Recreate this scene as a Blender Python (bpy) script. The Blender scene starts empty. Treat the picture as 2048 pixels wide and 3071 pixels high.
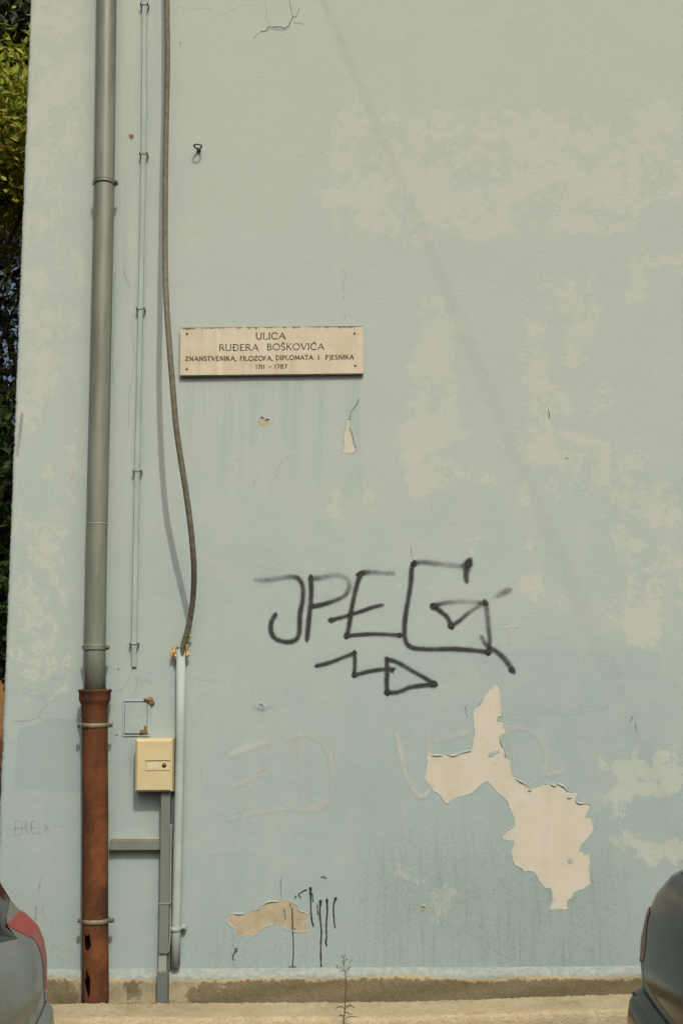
import bpy, bmesh, math, random
import numpy as np
from mathutils import Matrix, Vector
from mathutils.geometry import delaunay_2d_cdt

random.seed(7)
rng = np.random.default_rng(11)
SC = bpy.context.scene
COL = SC.collection
R = math.radians

# ------------------------------------------------------------------ camera
CAM = Vector((0.0, -5.5, 1.60))
PITCH, ROLL, LENS = R(8.5), -0.005, 40.0
cam_d = bpy.data.cameras.new("camera")
cam_d.sensor_fit = 'VERTICAL'
cam_d.sensor_height = 36.0
cam_d.lens = LENS
cam_d.clip_end = 2000.0
cam_o = bpy.data.objects.new("camera", cam_d)
COL.objects.link(cam_o)
CM = Matrix.Translation(CAM) @ Matrix.Rotation(math.pi / 2 + PITCH, 4, 'X') @ Matrix.Rotation(ROLL, 4, 'Z')
cam_o.matrix_world = CM
SC.camera = cam_o

# ------------------------------------------------------------------ sky and sun
SUN = Vector((0.26, -1.0, 1.07)).normalized()          # towards the sun
world = bpy.data.worlds.new("World")
SC.world = world
world.use_nodes = True
wn = world.node_tree
sky = wn.nodes.new("ShaderNodeTexSky")
sky.sky_type = 'NISHITA'
sky.sun_disc = False
sky.sun_elevation = math.asin(SUN.z)
sky.sun_rotation = math.atan2(SUN.x, SUN.y)
sky.air_density = 0.7
sky.dust_density = 10.0
sky.ozone_density = 0.2
wn.links.new(sky.outputs[0], wn.nodes["Background"].inputs[0])
wn.nodes["Background"].inputs[1].default_value = 0.13
sun_d = bpy.data.lights.new("sun", 'SUN')
sun_d.energy = 3.0
sun_d.angle = R(0.5)
sun_d.color = (1.0, 0.93, 0.80)
sun_o = bpy.data.objects.new("sun", sun_d)
COL.objects.link(sun_o)
sun_o.rotation_euler = SUN.to_track_quat('Z', 'Y').to_euler()
sun_o.location = (3, -12, 14)
SC.view_settings.view_transform = 'Standard'
SC.view_settings.look = 'None'
SC.view_settings.exposure = -0.12
SC.view_settings.gamma = 1.0
SC.view_settings.use_curve_mapping = False
SC.render.engine = 'CYCLES'
SC.cycles.max_bounces = 6
SC.cycles.transparent_max_bounces = 16

# ------------------------------------------------------------------ survey: measured photograph positions -> points on a plane y = -d of the place
FQ = LENS / 36.0 * 2351.2
M3 = CM.to_3x3()


def P(q, d=0.0):
    v = M3 @ Vector(((q[0] - 784.0) / FQ, (1175.6 - q[1]) / FQ, -1.0))
    t = (-d - CAM.y) / v.y
    return CAM + v * t


ZONES = {'z1': (0, 0, 2.24), 'z2': (0, 700, 2.24), 'z3': (0, 1400, 2.24), 'z4': (0, 2000, 2.24), 'z5': (0, 2471, 2.24),
         'z6': (600, 2471, 2.24), 'z7': (1348, 2471, 2.24), 'z8': (500, 900, 2.24), 'g': (700, 1600, 1568 / 900),
         'pz': (1148, 2000, 1568 / 900), 'fz': (600, 2050, 2.24), 'cz': (650, 0, 2.24), 'r1': (1000, 300, 1568 / 1048),
         'r2': (1000, 1000, 1568 / 1048), 'w': (940, 2840, 1568 / 180), 'q': (0, 0, 1568 / 2048)}


def Q(zone, x, y):
    ox, oy, s = ZONES[zone]
    return ((ox + x / s) * 0.765625, (oy + y / s) * 0.765625)


def W(zone, x, y, d=0.0):
    return P(Q(zone, x, y), d)


# gentle unevenness of the render coat
_rw = [(rng.uniform(1.5, 9), rng.uniform(0, 6.28), rng.uniform(0, 6.28), rng.uniform(.4, 1.0)) for _ in range(14)]


def rel(x, z):
    s = 0.0
    for k, a, p, m in _rw:
        s = s + m / k * np.sin(k * (x * math.cos(a) + z * math.sin(a)) * 1.6 + p)
    return s * 0.0022


# ------------------------------------------------------------------ mesh helpers
def new_obj(name, verts, faces, mat, parent=None, smooth=False):
    me = bpy.data.meshes.new(name)
    me.from_pydata([tuple(v) for v in verts], [], faces)
    me.validate()
    return link_mesh(name, me, mat, parent, smooth)


def link_mesh(name, me, mat, parent=None, smooth=False):
    if mat is not None:
        me.materials.append(mat)
    if smooth:
        me.polygons.foreach_set('use_smooth', [True] * len(me.polygons))
    o = bpy.data.objects.new(name, me)
    COL.objects.link(o)
    if parent is not None:
        o.parent = parent
        o.matrix_parent_inverse = parent.matrix_world.inverted() if parent.type != 'EMPTY' else Matrix.Translation(-PLOC.get(parent.name, Vector()))
    return o


PLOC = {}


def thing(name, label, cat, loc=(0, 0, 0), group=None):
    o = bpy.data.objects.new(name, None)
    o.empty_display_size = 0.1
    o.location = loc
    COL.objects.link(o)
    PLOC[o.name] = Vector(loc)
    o['label'] = label
    o['category'] = cat
    if group:
        o['group'] = group
    return o


def tag(o, label, cat=None, kind=None):
    if label:
        o['label'] = label
    if cat:
        o['category'] = cat
    if kind:
        o['kind'] = kind
    return o


class MB:
    """collects verts and faces of one mesh"""

    def __init__(s):
        s.v, s.f = [], []

    def add(s, vs, fs):
        b = len(s.v)
        s.v += [tuple(v) for v in vs]
        s.f += [tuple(i + b for i in f) for f in fs]

    def box(s, lo, hi, bev=0.0, M=None):
        bm = bmesh.new()
        bmesh.ops.create_cube(bm, size=1.0)
        lo, hi = Vector(lo), Vector(hi)
        for v in bm.verts:
            v.co = Vector([(lo[i] + hi[i]) / 2 + v.co[i] * (hi[i] - lo[i]) for i in range(3)])
        if bev > 0:
            bmesh.ops.bevel(bm, geom=list(bm.edges), offset=bev, segments=2, affect='EDGES', profile=0.6)
        bm.verts.index_update()
        vs = [(M @ v.co) if M else v.co.copy() for v in bm.verts]
        s.add(vs, [[v.index for v in f.verts] for f in bm.faces])
        bm.free()

    def tube(s, pts, rad, n=20, caps=True, up=Vector((0, -1, 0))):
        pts = [Vector(p) for p in pts]
        rads = rad if hasattr(rad, '__len__') else [rad] * len(pts)
        b = len(s.v)
        for i, p in enumerate(pts):
            t = (pts[min(i + 1, len(pts) - 1)] - pts[max(i - 1, 0)]).normalized()
            a = t.cross(up)
            if a.length < 1e-4:
                a = t.cross(Vector((1, 0, 0)))
            a.normalize()
            c = a.cross(t).normalized()
            for k in range(n):
                th = 2 * math.pi * k / n
                s.v.append(tuple(p + (a * math.cos(th) + c * math.sin(th)) * rads[i]))
        for i in range(len(pts) - 1):
            for k in range(n):
                k2 = (k + 1) % n
                s.f.append((b + i * n + k, b + i * n + k2, b + (i + 1) * n + k2, b + (i + 1) * n + k))
        if caps:
            s.f.append(tuple(b + k for k in reversed(range(n))))
            s.f.append(tuple(b + (len(pts) - 1) * n + k for k in range(n)))

    def bar(s, p0, p1, w, d, bev=0.002):
        """rectangular section along p0-p1 (front centre line), width w, going back d towards the wall"""
        p0, p1 = Vector(p0), Vector(p1)
        t = (p1 - p0)
        L = t.length
        t.normalize()
        y = Vector((0, 1, 0))
        x = t.cross(y).normalized()
        y = x.cross(t).normalized()
        if y.y < 0:
            x, y = -x, -y
        M = Matrix.Translation(p0) @ Matrix((x, y, t)).transposed().to_4x4()
        s.box((-w / 2, 0, 0), (w / 2, d, L), bev, M)

    def obj(s, name, mat, parent=None, smooth=False):
        return new_obj(name, s.v, s.f, mat, parent, smooth)


def spline(pts, n=6):
    """Catmull-Rom through tuples of any size"""
    pts = [np.array(p, float) for p in pts]
    out = []
    for i in range(len(pts) - 1):
        p0, p1, p2, p3 = pts[max(i - 1, 0)], pts[i], pts[i + 1], pts[min(i + 2, len(pts) - 1)]
        for k in range(n):
            t = k / n
            out.append(0.5 * ((2 * p1) + (-p0 + p2) * t + (2 * p0 - 5 * p1 + 4 * p2 - p3) * t * t + (-p0 + 3 * p1 - 3 * p2 + p3) * t ** 3))
    out.append(pts[-1])
    return out


# ------------------------------------------------------------------ material helpers
def lin(c):
    return tuple((v / 255.0 / 12.92) if v / 255.0 <= 0.04045 else ((v / 255.0 + 0.055) / 1.055) ** 2.4 for v in c)


LIT = (1.476, 1.354, 1.164)


def C(r, g, b):
    l = lin((r, g, b))
    return tuple(min(0.9, l[i] / LIT[i]) for i in range(3)) + (1.0,)


class Mat:
    def __init__(s, name, rough=0.8, spec=0.3, metal=0.0):
        s.m = bpy.data.materials.new(name)
        s.m.use_nodes = True
        s.nt = s.m.node_tree
        s.b = s.nt.nodes["Principled BSDF"]
        s.b.inputs['Roughness'].default_value = rough
        s.b.inputs['Specular IOR Level'].default_value = spec
        s.b.inputs['Metallic'].default_value = metal
        s.tc = s.nt.nodes.new("ShaderNodeTexCoord")

    def n(s, t, **kw):
        nd = s.nt.nodes.new(t)
        for k, v in kw.items():
            setattr(nd, k, v)
        return nd

    def put(s, sock, v):
        if hasattr(v, 'bl_idname') or hasattr(v, 'is_output'):
            s.nt.links.new(v, sock)
        elif isinstance(v, (tuple, list)) and len(v) == 3 and sock.type == 'RGBA':
            sock.default_value = tuple(v) + (1,)
        else:
            sock.default_value = v

    def math(s, op, a, b=0.0, c=0.0):
        nd = s.n("ShaderNodeMath", operation=op)
        s.put(nd.inputs[0], a)
        s.put(nd.inputs[1], b)
        s.put(nd.inputs[2], c)
        return nd.outputs[0]

    def noise(s, scale, detail=5.0, rough=0.55, stretch=None, dist=0.0, off=None):
        nd = s.n("ShaderNodeTexNoise")
        nd.inputs['Scale'].default_value = scale
        nd.inputs['Detail'].default_value = detail
        nd.inputs['Roughness'].default_value = rough
        nd.inputs['Distortion'].default_value = dist
        v = s.tc.outputs['Object']
        if stretch or off:
            mp = s.n("ShaderNodeMapping")
            mp.inputs['Scale'].default_value = stretch or (1, 1, 1)
            mp.inputs['Location'].default_value = off or (0, 0, 0)
            s.nt.links.new(v, mp.inputs[0])
            v = mp.outputs[0]
        s.nt.links.new(v, nd.inputs['Vector'])
        return nd.outputs[0]

    def ramp(s, v, lo, hi, a=0.0, b=1.0):
        nd = s.n("ShaderNodeMapRange", interpolation_type='SMOOTHSTEP')
        s.put(nd.inputs['Value'], v)
        nd.inputs['From Min'].default_value = lo
        nd.inputs['From Max'].default_value = hi
        nd.inputs['To Min'].default_value = a
        nd.inputs['To Max'].default_value = b
        return nd.outputs[0]

    def mix(s, f, a, b, mode='MIX'):
        nd = s.n("ShaderNodeMix", data_type='RGBA', blend_type=mode)
        s.put(nd.inputs[0], f)
        s.put(nd.inputs[6], a)
        s.put(nd.inputs[7], b)
        return nd.outputs[2]

    def attr(s, name):
        nd = s.n("ShaderNodeAttribute", attribute_name=name)
        return nd.outputs['Fac']

    def color(s, v):
        s.put(s.b.inputs['Base Color'], v)
        return s

    def bump(s, h, strength=0.3, dist=0.002):
        nd = s.n("ShaderNodeBump")
        nd.inputs['Strength'].default_value = strength
        nd.inputs['Distance'].default_value = dist
        s.put(nd.inputs['Height'], h)
        s.nt.links.new(nd.outputs[0], s.b.inputs['Normal'])
        return s

    def xyz(s):
        nd = s.n("ShaderNodeSeparateXYZ")
        s.nt.links.new(s.tc.outputs['Object'], nd.inputs[0])
        return nd.outputs


def simple(name, c, rough=0.6, spec=0.3, metal=0.0, var=0.15, scale=12.0, bump=0.0, bscale=60.0, stretch=None):
    m = Mat(name, rough, spec, metal)
    n = m.noise(scale, 5, 0.6, stretch)
    dark = tuple(v * (1 - var) for v in c[:3]) + (1,)
    light = tuple(min(0.95, v * (1 + var)) for v in c[:3]) + (1,)
    m.color(m.mix(m.ramp(n, 0.3, 0.7), dark, light))
    if bump:
        m.bump(m.noise(bscale, 4), bump, 0.002)
    return m.m


# wall paint
WALL_BLUE, WALL_MID, WALL_PALE, WALL_TOP = C(156, 169, 157), C(174, 181, 165), C(188, 188, 167), C(179, 183, 164)


def make_wall_mat():
    m = Mat("faded blue wall paint", 0.92, 0.12)
    fade, pale, blue, grime, streak = (m.attr(a) for a in ('fade', 'pale', 'blue', 'grime', 'streak'))
    n_big = m.noise(1.3, 4, 0.6)
    n_mid = m.noise(4.5, 7, 0.62, dist=0.4)
    n_small = m.noise(17, 8, 0.72, dist=.3)
    n_fine = m.noise(170, 3, 0.6)
    n_str = m.noise(1.0, 6, 0.7, stretch=(15, 1, 1.0), dist=.6)
    f = m.math('ADD', fade, m.math('MULTIPLY', m.math('SUBTRACT', n_big, 0.5), 0.5))
    col = m.mix(m.ramp(f, 0.0, 0.55), WALL_BLUE, WALL_MID)
    col = m.mix(m.ramp(f, 0.55, 1.1), col, WALL_TOP)
    # soft cloudy mottling
    col = m.mix(m.ramp(n_mid, 0.35, 0.75, 0.0, 0.28), col, WALL_PALE)
    # pale repaint / worn areas, crisp organic edges
    pf = m.math('ADD', pale, m.math('MULTIPLY', m.math('SUBTRACT', n_mid, 0.5), 0.34))
    pf = m.math('ADD', pf, m.math('MULTIPLY', m.math('SUBTRACT', n_small, 0.5), 0.30))
    col = m.mix(m.math('MULTIPLY', m.ramp(pf, -0.008, 0.012), m.ramp(n_big, .3, .7, .62, .85)), col, WALL_PALE)
    # repainted / rinsed blue areas
    bf = m.math('ADD', blue, m.math('MULTIPLY', m.math('SUBTRACT', n_small, 0.5), 0.25))
    col = m.mix(m.ramp(bf, 0.35, 0.6, 0.0, 0.75), col, C(150, 165, 155))
    # run-off streaks
    st = m.math('MULTIPLY', streak, m.ramp(n_str, 0.42, 0.72))
    col = m.mix(m.math('MULTIPLY', st, 0.42), col, C(140, 156, 146))
    # splash dirt: speckle plus film
    vo = m.n("ShaderNodeTexVoronoi")
    vo.inputs['Scale'].default_value = 105
    mp = m.n("ShaderNodeMapping")
    mp.inputs['Scale'].default_value = (0.8, 1.0, 1.1)
    m.nt.links.new(m.tc.outputs['Object'], mp.inputs[0])
    m.nt.links.new(mp.outputs[0], vo.inputs['Vector'])
    sel = m.n("ShaderNodeSeparateXYZ")
    m.nt.links.new(vo.outputs['Color'], sel.inputs[0])
    spot = m.math('MULTIPLY', m.ramp(vo.outputs['Distance'], 0.12, 0.42, 1.0, 0.0),
                  m.math('GREATER_THAN', m.math('MULTIPLY', grime, m.ramp(n_mid, .3, .6, .5, 1.1)), m.math('ADD', m.math('MULTIPLY', sel.outputs[0], 1.0), 0.06)))
    gf = m.math('MULTIPLY', grime, m.ramp(n_mid, 0.3, 0.7, 0.10, 0.40))
    col = m.mix(gf, col, C(126, 146, 134))
    col = m.mix(m.math('MULTIPLY', spot, 0.42), col, C(88, 100, 88))
    gs = m.math('MULTIPLY', m.math('MULTIPLY', grime, m.ramp(m.noise(1.0, 5, .6, stretch=(45, 1, 2.4), dist=.5), 0.5, 0.72)), 0.34)
    col = m.mix(gs, col, C(98, 112, 100))
    # fine mineral grain
    col = m.mix(m.ramp(n_fine, 0.3, 0.72, 0.0, 0.16), col, C(140, 150, 136))
    m.color(col)
    h = m.math('ADD', m.math('MULTIPLY', n_fine, 0.6), m.math('MULTIPLY', m.noise(60, 4, .65), .7))
    h = m.math('ADD', h, m.math('MULTIPLY', m.noise(9, 4, .55, stretch=(1, 1, 1.4)), .9))
    m.bump(h, 0.36, 0.0045)
    return m.m


M_WALL = make_wall_mat()


def alpha_mat(name, c, attr='a', noise_amt=0.35, scale=220.0, rough=0.7, gain=1.0):
    """sprayed or brushed paint film: coverage comes from a per-vertex amount"""
    m = Mat(name, rough, 0.2)
    m.color(c)
    a = m.attr(attr)
    n = m.noise(scale, 3, 0.7)
    k = m.math('ADD', a, m.math('MULTIPLY', m.math('MULTIPLY', m.math('SUBTRACT', n, 0.5), noise_amt * 4), m.math('MULTIPLY', a, m.math('SUBTRACT', 1.0, a))))
    k = m.math('MULTIPLY', m.ramp(k, 0.02, 1.0), gain)
    m.put(m.b.inputs['Alpha'], k)
    return m.m


M_SPRAY = alpha_mat("black spray paint", C(54, 56, 47), noise_amt=0.8, scale=230)
M_DRIP = alpha_mat("black drip paint", C(48, 50, 42), noise_amt=0.2)
M_FAINT = alpha_mat("washed off pale paint", C(206, 208, 190), noise_amt=0.3, scale=60, gain=.60)
M_SCRAWL = alpha_mat("grey pencil scrawl", C(105, 115, 102), noise_amt=0.9, scale=200)
M_CRACK = alpha_mat("crack", C(72, 78, 66), noise_amt=0.3, scale=120)
M_STAIN_SHADE = alpha_mat("damp stain and recess shade", C(112, 128, 116), noise_amt=0.5, scale=60)  # wall stains, and the painted shade in the open top crack


def make_plaster(name, c1, c2, c3):
    m = Mat(name, 0.95, 0.1)
    n = m.noise(7, 6, .6)
    s = m.noise(1.0, 5, .65, stretch=(9, 1, 1.2), dist=.5)
    col = m.mix(m.ramp(n, .35, .7), c1, c2)
    col = m.mix(m.ramp(s, .52, .75, 0, .45), col, c3)
    col = m.mix(m.ramp(m.noise(26, 6, .7, off=(2, 5, 1)), .55, .72, 0, .5), col, c3)
    col = m.mix(m.ramp(m.noise(190, 3), .35, .7, 0, .25), col, c3)
    m.color(col)
    m.bump(m.noise(90, 4), .3, .002)
    return m.m


M_CREAM = make_plaster("bare cream plaster", C(203, 194, 169), C(196, 186, 159), C(178, 168, 142))
M_TAN = make_plaster("weathered tan plaster", C(190, 174, 140), C(168, 152, 120), C(126, 112, 86))
M_CHIP = make_plaster("chipped render", C(194, 178, 140), C(178, 160, 120), C(120, 104, 74))


def make_plinth():
    m = Mat("brown roughcast plinth", 0.95, 0.1)
    x, y, z = m.xyz()
    zt = m.attr('drop')            # metres below the painted ledge
    n = m.noise(9, 6, .65)
    n2 = m.noise(40, 5, .6)
    g = m.noise(260, 3, .75)
    brown = m.mix(m.ramp(g, .3, .7), C(100, 87, 62), C(146, 130, 98))
    pale = m.mix(m.ramp(g, .3, .7), C(160, 146, 112), C(184, 170, 134))
    left = m.ramp(m.math('ADD', x, m.math('MULTIPLY', m.math('SUBTRACT', n, .5), 1.3)), -.72, -.66, 1.0, 0.0)
    left2 = m.ramp(m.math('ADD', x, m.math('MULTIPLY', m.math('SUBTRACT', n, .5), .4)), -1.28, -1.22, 0.0, 1.0)
    col = m.mix(m.math('MULTIPLY', m.math('MULTIPLY', left, left2), .85), brown, pale)
    blob = m.ramp(m.math('ADD', n, m.math('MULTIPLY', n2, .2)), .60, .66, 0, 1)
    col = m.mix(m.math('MULTIPLY', blob, m.math('MULTIPLY', left, .8)), col, C(112, 100, 74))
    e = m.math('ADD', zt, m.math('MULTIPLY', m.math('SUBTRACT', n2, .5), .05))
    e = m.math('ADD', e, m.math('MULTIPLY', m.math('SUBTRACT', n, .5), .04))
    col = m.mix(m.ramp(e, .040, .052, .9, 0.0), col, C(186, 170, 128))
    e2 = m.math('ADD', zt, m.math('MULTIPLY', m.math('SUBTRACT', n2, .5), .02))
    paint = m.mix(m.ramp(n2, .35, .7), C(148, 155, 141), C(168, 173, 155))
    col = m.mix(m.ramp(e2, .032, .037, 1.0, 0.0), col, paint)
    m.color(col)
    m.bump(m.math('ADD', g, m.math('MULTIPLY', n2, 1.5)), .6, .006)
    return m.m


M_PLINTH = make_plinth()


def make_concrete(name, a, b, dark):
    m = Mat(name, 0.95, 0.1)
    n = m.noise(6, 6, .65)
    s = m.noise(60, 4, .7, stretch=(.45, 1, 1))
    p = m.noise(170, 3, .7, stretch=(.5, 1, 1))
    col = m.mix(m.ramp(n, .3, .7), a, b)
    col = m.mix(m.ramp(m.noise(3.1, 6, .7, off=(7, 3, 1)), .5, .72, 0, .4), col, dark)
    col = m.mix(m.ramp(p, .5, .68, 0, .55), col, dark)
    col = m.mix(m.ramp(s, .58, .7, 0, .5), col, dark)
    m.color(col)
    m.bump(m.math('ADD', m.math('MULTIPLY', s, 1.3), p), .8, .009)
    return m.m


M_KERB = make_concrete("rough kerb concrete", C(188, 169, 128), C(200, 184, 144), C(122, 100, 64))
M_ROAD = make_concrete("asphalt", C(62, 61, 58), C(72, 71, 67), C(44, 43, 41))


def make_pipe_grey():
    m = Mat("grey painted metal pipe", 0.42, 0.45)
    n = m.noise(3, 5, .6, stretch=(6, 6, 1))
    s = m.noise(30, 5, .75, stretch=(1.6, 1.6, .10))
    col = m.mix(m.ramp(n, .3, .7), C(103, 107, 89), C(124, 126, 107))
    col = m.mix(m.ramp(m.noise(120, 3, .8), .62, .72, 0, .35), col, C(80, 82, 66))
    col = m.mix(m.ramp(s, .58, .74, 0, .42), col, C(158, 156, 136))
    m.color(col)
    m.put(m.b.inputs['Roughness'], m.ramp(n, .2, .8, .36, .55))
    return m.m


M_PIPE = make_pipe_grey()


def make_rust():
    m = Mat("rusted cast iron", 0.9, 0.2)
    n = m.noise(5, 6, .65, stretch=(1.5, 1.5, .6))
    f = m.noise(45, 6, .8)
    sp = m.noise(140, 3, .8)
    o = m.noise(3.2, 4, .6, off=(4, 2, 7))
    col = m.mix(m.ramp(n, .3, .7), C(58, 40, 27), C(104, 60, 33))
    col = m.mix(m.ramp(o, .52, .68, 0, .7), col, C(134, 80, 40))
    col = m.mix(m.ramp(f, .55, .75, 0, .55), col, C(150, 104, 60))
    col = m.mix(m.ramp(f, .42, .25, 0, .6), col, C(54, 38, 27))
    col = m.mix(m.ramp(sp, .66, .74, 0, .5), col, C(182, 146, 100))
    m.color(col)
    m.bump(m.math('ADD', f, sp), .5, .004)
    return m.m


M_RUST = make_rust()
M_CLAMP = simple("weathered zinc clamp", C(126, 116, 92), .6, .4, .2, .3, 40, .4, 120)
M_PAINTED = simple("pipe in wall paint", C(164, 172, 156), .8, .12, 0, .08, 9, .2, 80, (1, 1, .5))
M_HATCHP = simple("thickly painted hatch", C(162, 172, 158), .8, .2, 0, .10, 14, .6, 60)
M_TRUNK = simple("grey cable trunking", C(112, 118, 102), .6, .3, 0, .08, 14, .1, 80, (1, 1, .3))
M_TRUNKD = simple("dark grey cable trunking", C(98, 104, 94), .6, .3, 0, .08, 14, .1, 80, (1, 1, .3))
M_TRUNKL = simple("pale grey trunking joint", C(150, 150, 134), .6, .3, 0, .06, 14)
M_BOX = simple("cream cabinet plastic", C(199, 183, 134), .6, .25, 0, .07, 9, .08, 300)
M_LABEL = simple("faded label", C(206, 194, 156), .6, .3, 0, .05, 120)
M_LOCK = simple("dark lock", C(58, 54, 44), .4, .5, .6, .2, 60)
M_LOCKI = simple("lock barrel", C(120, 112, 92), .35, .5, .8, .2, 60)
M_SLOT = simple("dark brown slot and print", C(96, 82, 50), .7, .2, 0, .1, 60)  # dark brown for the cabinet's slot line and label dots
M_CABLE = None
M_FOAM = simple("orange sealing foam", C(206, 160, 96), .9, .15, 0, .22, 45, .7, 60)
M_IRON = simple("old dark iron", C(92, 90, 74), .6, .4, .3, .25, 60, .4, 120)
M_LETTER = simple("dark engraved paint", C(74, 60, 38), .8, .2, 0, .25, 120)
M_SCREW = simple("screw head", C(84, 76, 56), .5, .4, .4, .2, 120)
M_BARK = simple("tree bark", C(64, 54, 42), .95, .1, 0, .35, 14, .8, 40, (1, 1, .4))
M_TYRE = simple("tyre rubber", C(34, 34, 34), .9, .2, 0, .1, 20)
M_RIM = simple("alloy rim", C(150, 150, 146), .35, .5, .8, .05, 20)
M_TRIM = simple("black trim", C(26, 27, 25), .45, .35, 0, .1, 20)
M_WIRE = simple("black overhead cable", C(40, 40, 38), .7, .3, 0, .1, 20)
M_POLE = simple("grey wooden pole", C(110, 102, 88), .9, .1, 0, .25, 12, .5, 40, (1, 1, .2))
M_PILLAR = simple("grey stand-in shape", C(120, 118, 104), .9, .1, 0, .12, 5, .4, 60)
M_RUSTP = simple("orange rust patch", C(132, 104, 68), .95, .1, 0, .35, 70, .8, 90)


def make_cable_mat():
    m = Mat("taped cable", .75, .25)
    n = m.noise(30, 5, .6)
    x, y, z = m.xyz()
    w = m.math('SINE', m.math('ADD', m.math('MULTIPLY', z, 120), m.math('MULTIPLY', n, 7)))
    col = m.mix(m.ramp(n, .3, .7), C(92, 88, 70), C(116, 110, 90))
    col = m.mix(m.ramp(w, .75, .98, 0, .22), col, C(140, 134, 112))
    col = m.mix(m.ramp(m.noise(50, 4, off=(3, 1, 1)), .6, .72, 0, .6), col, C(96, 66, 44))
    m.color(col)
    m.bump(m.math('ADD', m.math('MULTIPLY', w, .4), n), .35, .003)
    return m.m


M_CABLE = make_cable_mat()


def make_stone():
    m = Mat("honey limestone", .75, .25)
    x, y, z = m.xyz()
    n = m.noise(9, 6, .6)
    s = m.noise(1.0, 5, .6, stretch=(30, 1, 2.0))
    col = m.mix(m.ramp(n, .3, .7), C(205, 191, 160), C(195, 178, 144))
    col = m.mix(m.ramp(s, .5, .75, 0, .45), col, C(180, 156, 120))
    col = m.mix(m.ramp(m.noise(1.0, 4, .6, stretch=(26, 1, 1.4), off=(5, 0, 3)), .58, .75, 0, .5), col, C(222, 208, 176))
    edge = m.math('ADD', m.attr('top'), m.math('MULTIPLY', m.math('SUBTRACT', m.noise(22, 5, .6, stretch=(1.6, 1, .1)), .5), .05))
    col = m.mix(m.ramp(edge, .002, .010, .85, 0.0), col, C(92, 78, 52))
    m.color(col)
    m.bump(m.noise(120, 4), .15, .001)
    return m.m


M_STONE = make_stone()


def leaf_mat(name, a, b, c):
    m = Mat(name, .6, .3)
    nd = m.n("ShaderNodeAttribute", attribute_name='tone')
    col = m.mix(m.ramp(nd.outputs['Fac'], 0, .6), a, b)
    col = m.mix(m.ramp(nd.outputs['Fac'], .6, 1.0), col, c)
    m.color(col)
    tr = m.n("ShaderNodeBsdfTranslucent")
    m.put(tr.inputs[0], col)
    mx = m.n("ShaderNodeMixShader")
    mx.inputs[0].default_value = .3
    m.nt.links.new(m.b.outputs[0], mx.inputs[1])
    m.nt.links.new(tr.outputs[0], mx.inputs[2])
    m.nt.links.new(mx.outputs[0], m.nt.nodes['Material Output'].inputs[0])
    return m.m


M_LEAF_Y = leaf_mat("autumn leaves", C(130, 146, 40), C(172, 174, 54), C(190, 162, 56))
M_LEAF_D = leaf_mat("shade-dark evergreen leaves", C(32, 38, 20), C(48, 58, 26), C(84, 92, 34))  # dark foliage, with the shade under the canopies put into its colour
M_LEAF_G = leaf_mat("mid green leaves", C(44, 60, 24), C(66, 86, 32), C(110, 112, 40))
M_WEED = leaf_mat("weed green", C(86, 92, 44), C(110, 112, 56), C(150, 140, 80))


def make_ground():
    m = Mat("leaf strewn earth", .95, .1)
    n = m.noise(1.2, 6, .6)
    f = m.noise(14, 5, .7)
    col = m.mix(m.ramp(n, .3, .7), C(118, 86, 48), C(150, 108, 60))
    col = m.mix(m.ramp(f, .5, .7, 0, .6), col, C(86, 62, 36))
    m.color(col)
    m.bump(f, .6, .03)
    return m.m


M_EARTH = make_ground()


def car_paint(name, c, metal=.35, rough=.32, spec=.5, dust=.12):
    m = Mat(name, rough, spec, metal)
    n = m.noise(4, 5, .6)
    d = m.noise(90, 3, .7)
    col = m.mix(m.ramp(n, .3, .7, 0, .25), c, tuple(v * .75 for v in c[:3]) + (1,))
    col = m.mix(m.ramp(d, .45, .75, 0, dust), col, C(140, 132, 112))
    m.color(col)
    m.put(m.b.inputs['Roughness'], m.ramp(n, .25, .75, rough - .05, rough + .12))
    m.b.inputs['Coat Weight'].default_value = .35 if dust > .1 else .04
    m.b.inputs['Coat Roughness'].default_value = .12
    return m.m


M_CARG = car_paint("silver grey car paint", C(128, 130, 116))
M_CARD = car_paint("dark green grey car paint", C(22, 27, 24), 0.0, .16, .2, .02)
M_GLASS = simple("dark car glass", C(16, 19, 18), .06, .25, 0, .05, 4)


def lamp_mat():
    m = Mat("red lamp plastic", .3, .3)
    x, y, z = m.xyz()
    w = m.math('SINE', m.math('MULTIPLY', m.math('ADD', m.math('ADD', y, x), z), 700))
    col = m.mix(m.ramp(w, -.2, .8), C(150, 40, 36), C(172, 66, 56))
    m.color(col)
    m.b.inputs['Coat Weight'].default_value = .1
    return m.m


M_LAMP = lamp_mat()
M_LAMPW = simple("clear lamp plastic", C(150, 150, 140), .15, .5, 0, .1, 60)

# ================================================================== SETTING
# building wall ------------------------------------------------------
XL = 0.5 * (P((66, 40)).x + P((13, 1700)).x)
Z0 = P((784, 2223)).z               # bottom of the painted wall, top of the plinth ledge
ZK = 0.192                          # top of the kerb
HB, XR = 12.6, 9.0

xs = np.concatenate([np.arange(XL, 2.0, .01), np.arange(2.0, XR, .25), [XR]])
zs = np.concatenate([np.arange(Z0, 5.3, .01), np.arange(5.3, HB, .25), [HB]])
NX, NZ = len(xs), len(zs)
X, Z = np.meshgrid(xs, zs)
Y = -rel(X, Z)
Xm = X.copy()
jit = 0.0015 * np.sin(zs * 23) * np.sin(zs * 7.3 + 1) + rng.normal(0, .0012, NZ)
Xm[:, 0] += jit
Y[:, 0] += 0.006
co = np.stack([Xm, Y, Z], -1).reshape(-1, 3)
idx = np.arange(NX * NZ).reshape(NZ, NX)
quads = np.stack([idx[:-1, :-1], idx[:-1, 1:], idx[1:, 1:], idx[1:, :-1]], -1).reshape(-1, 4)
verts = co.tolist()
faces = quads.tolist()
nb = len(verts)
DEPTH = 9.0
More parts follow.
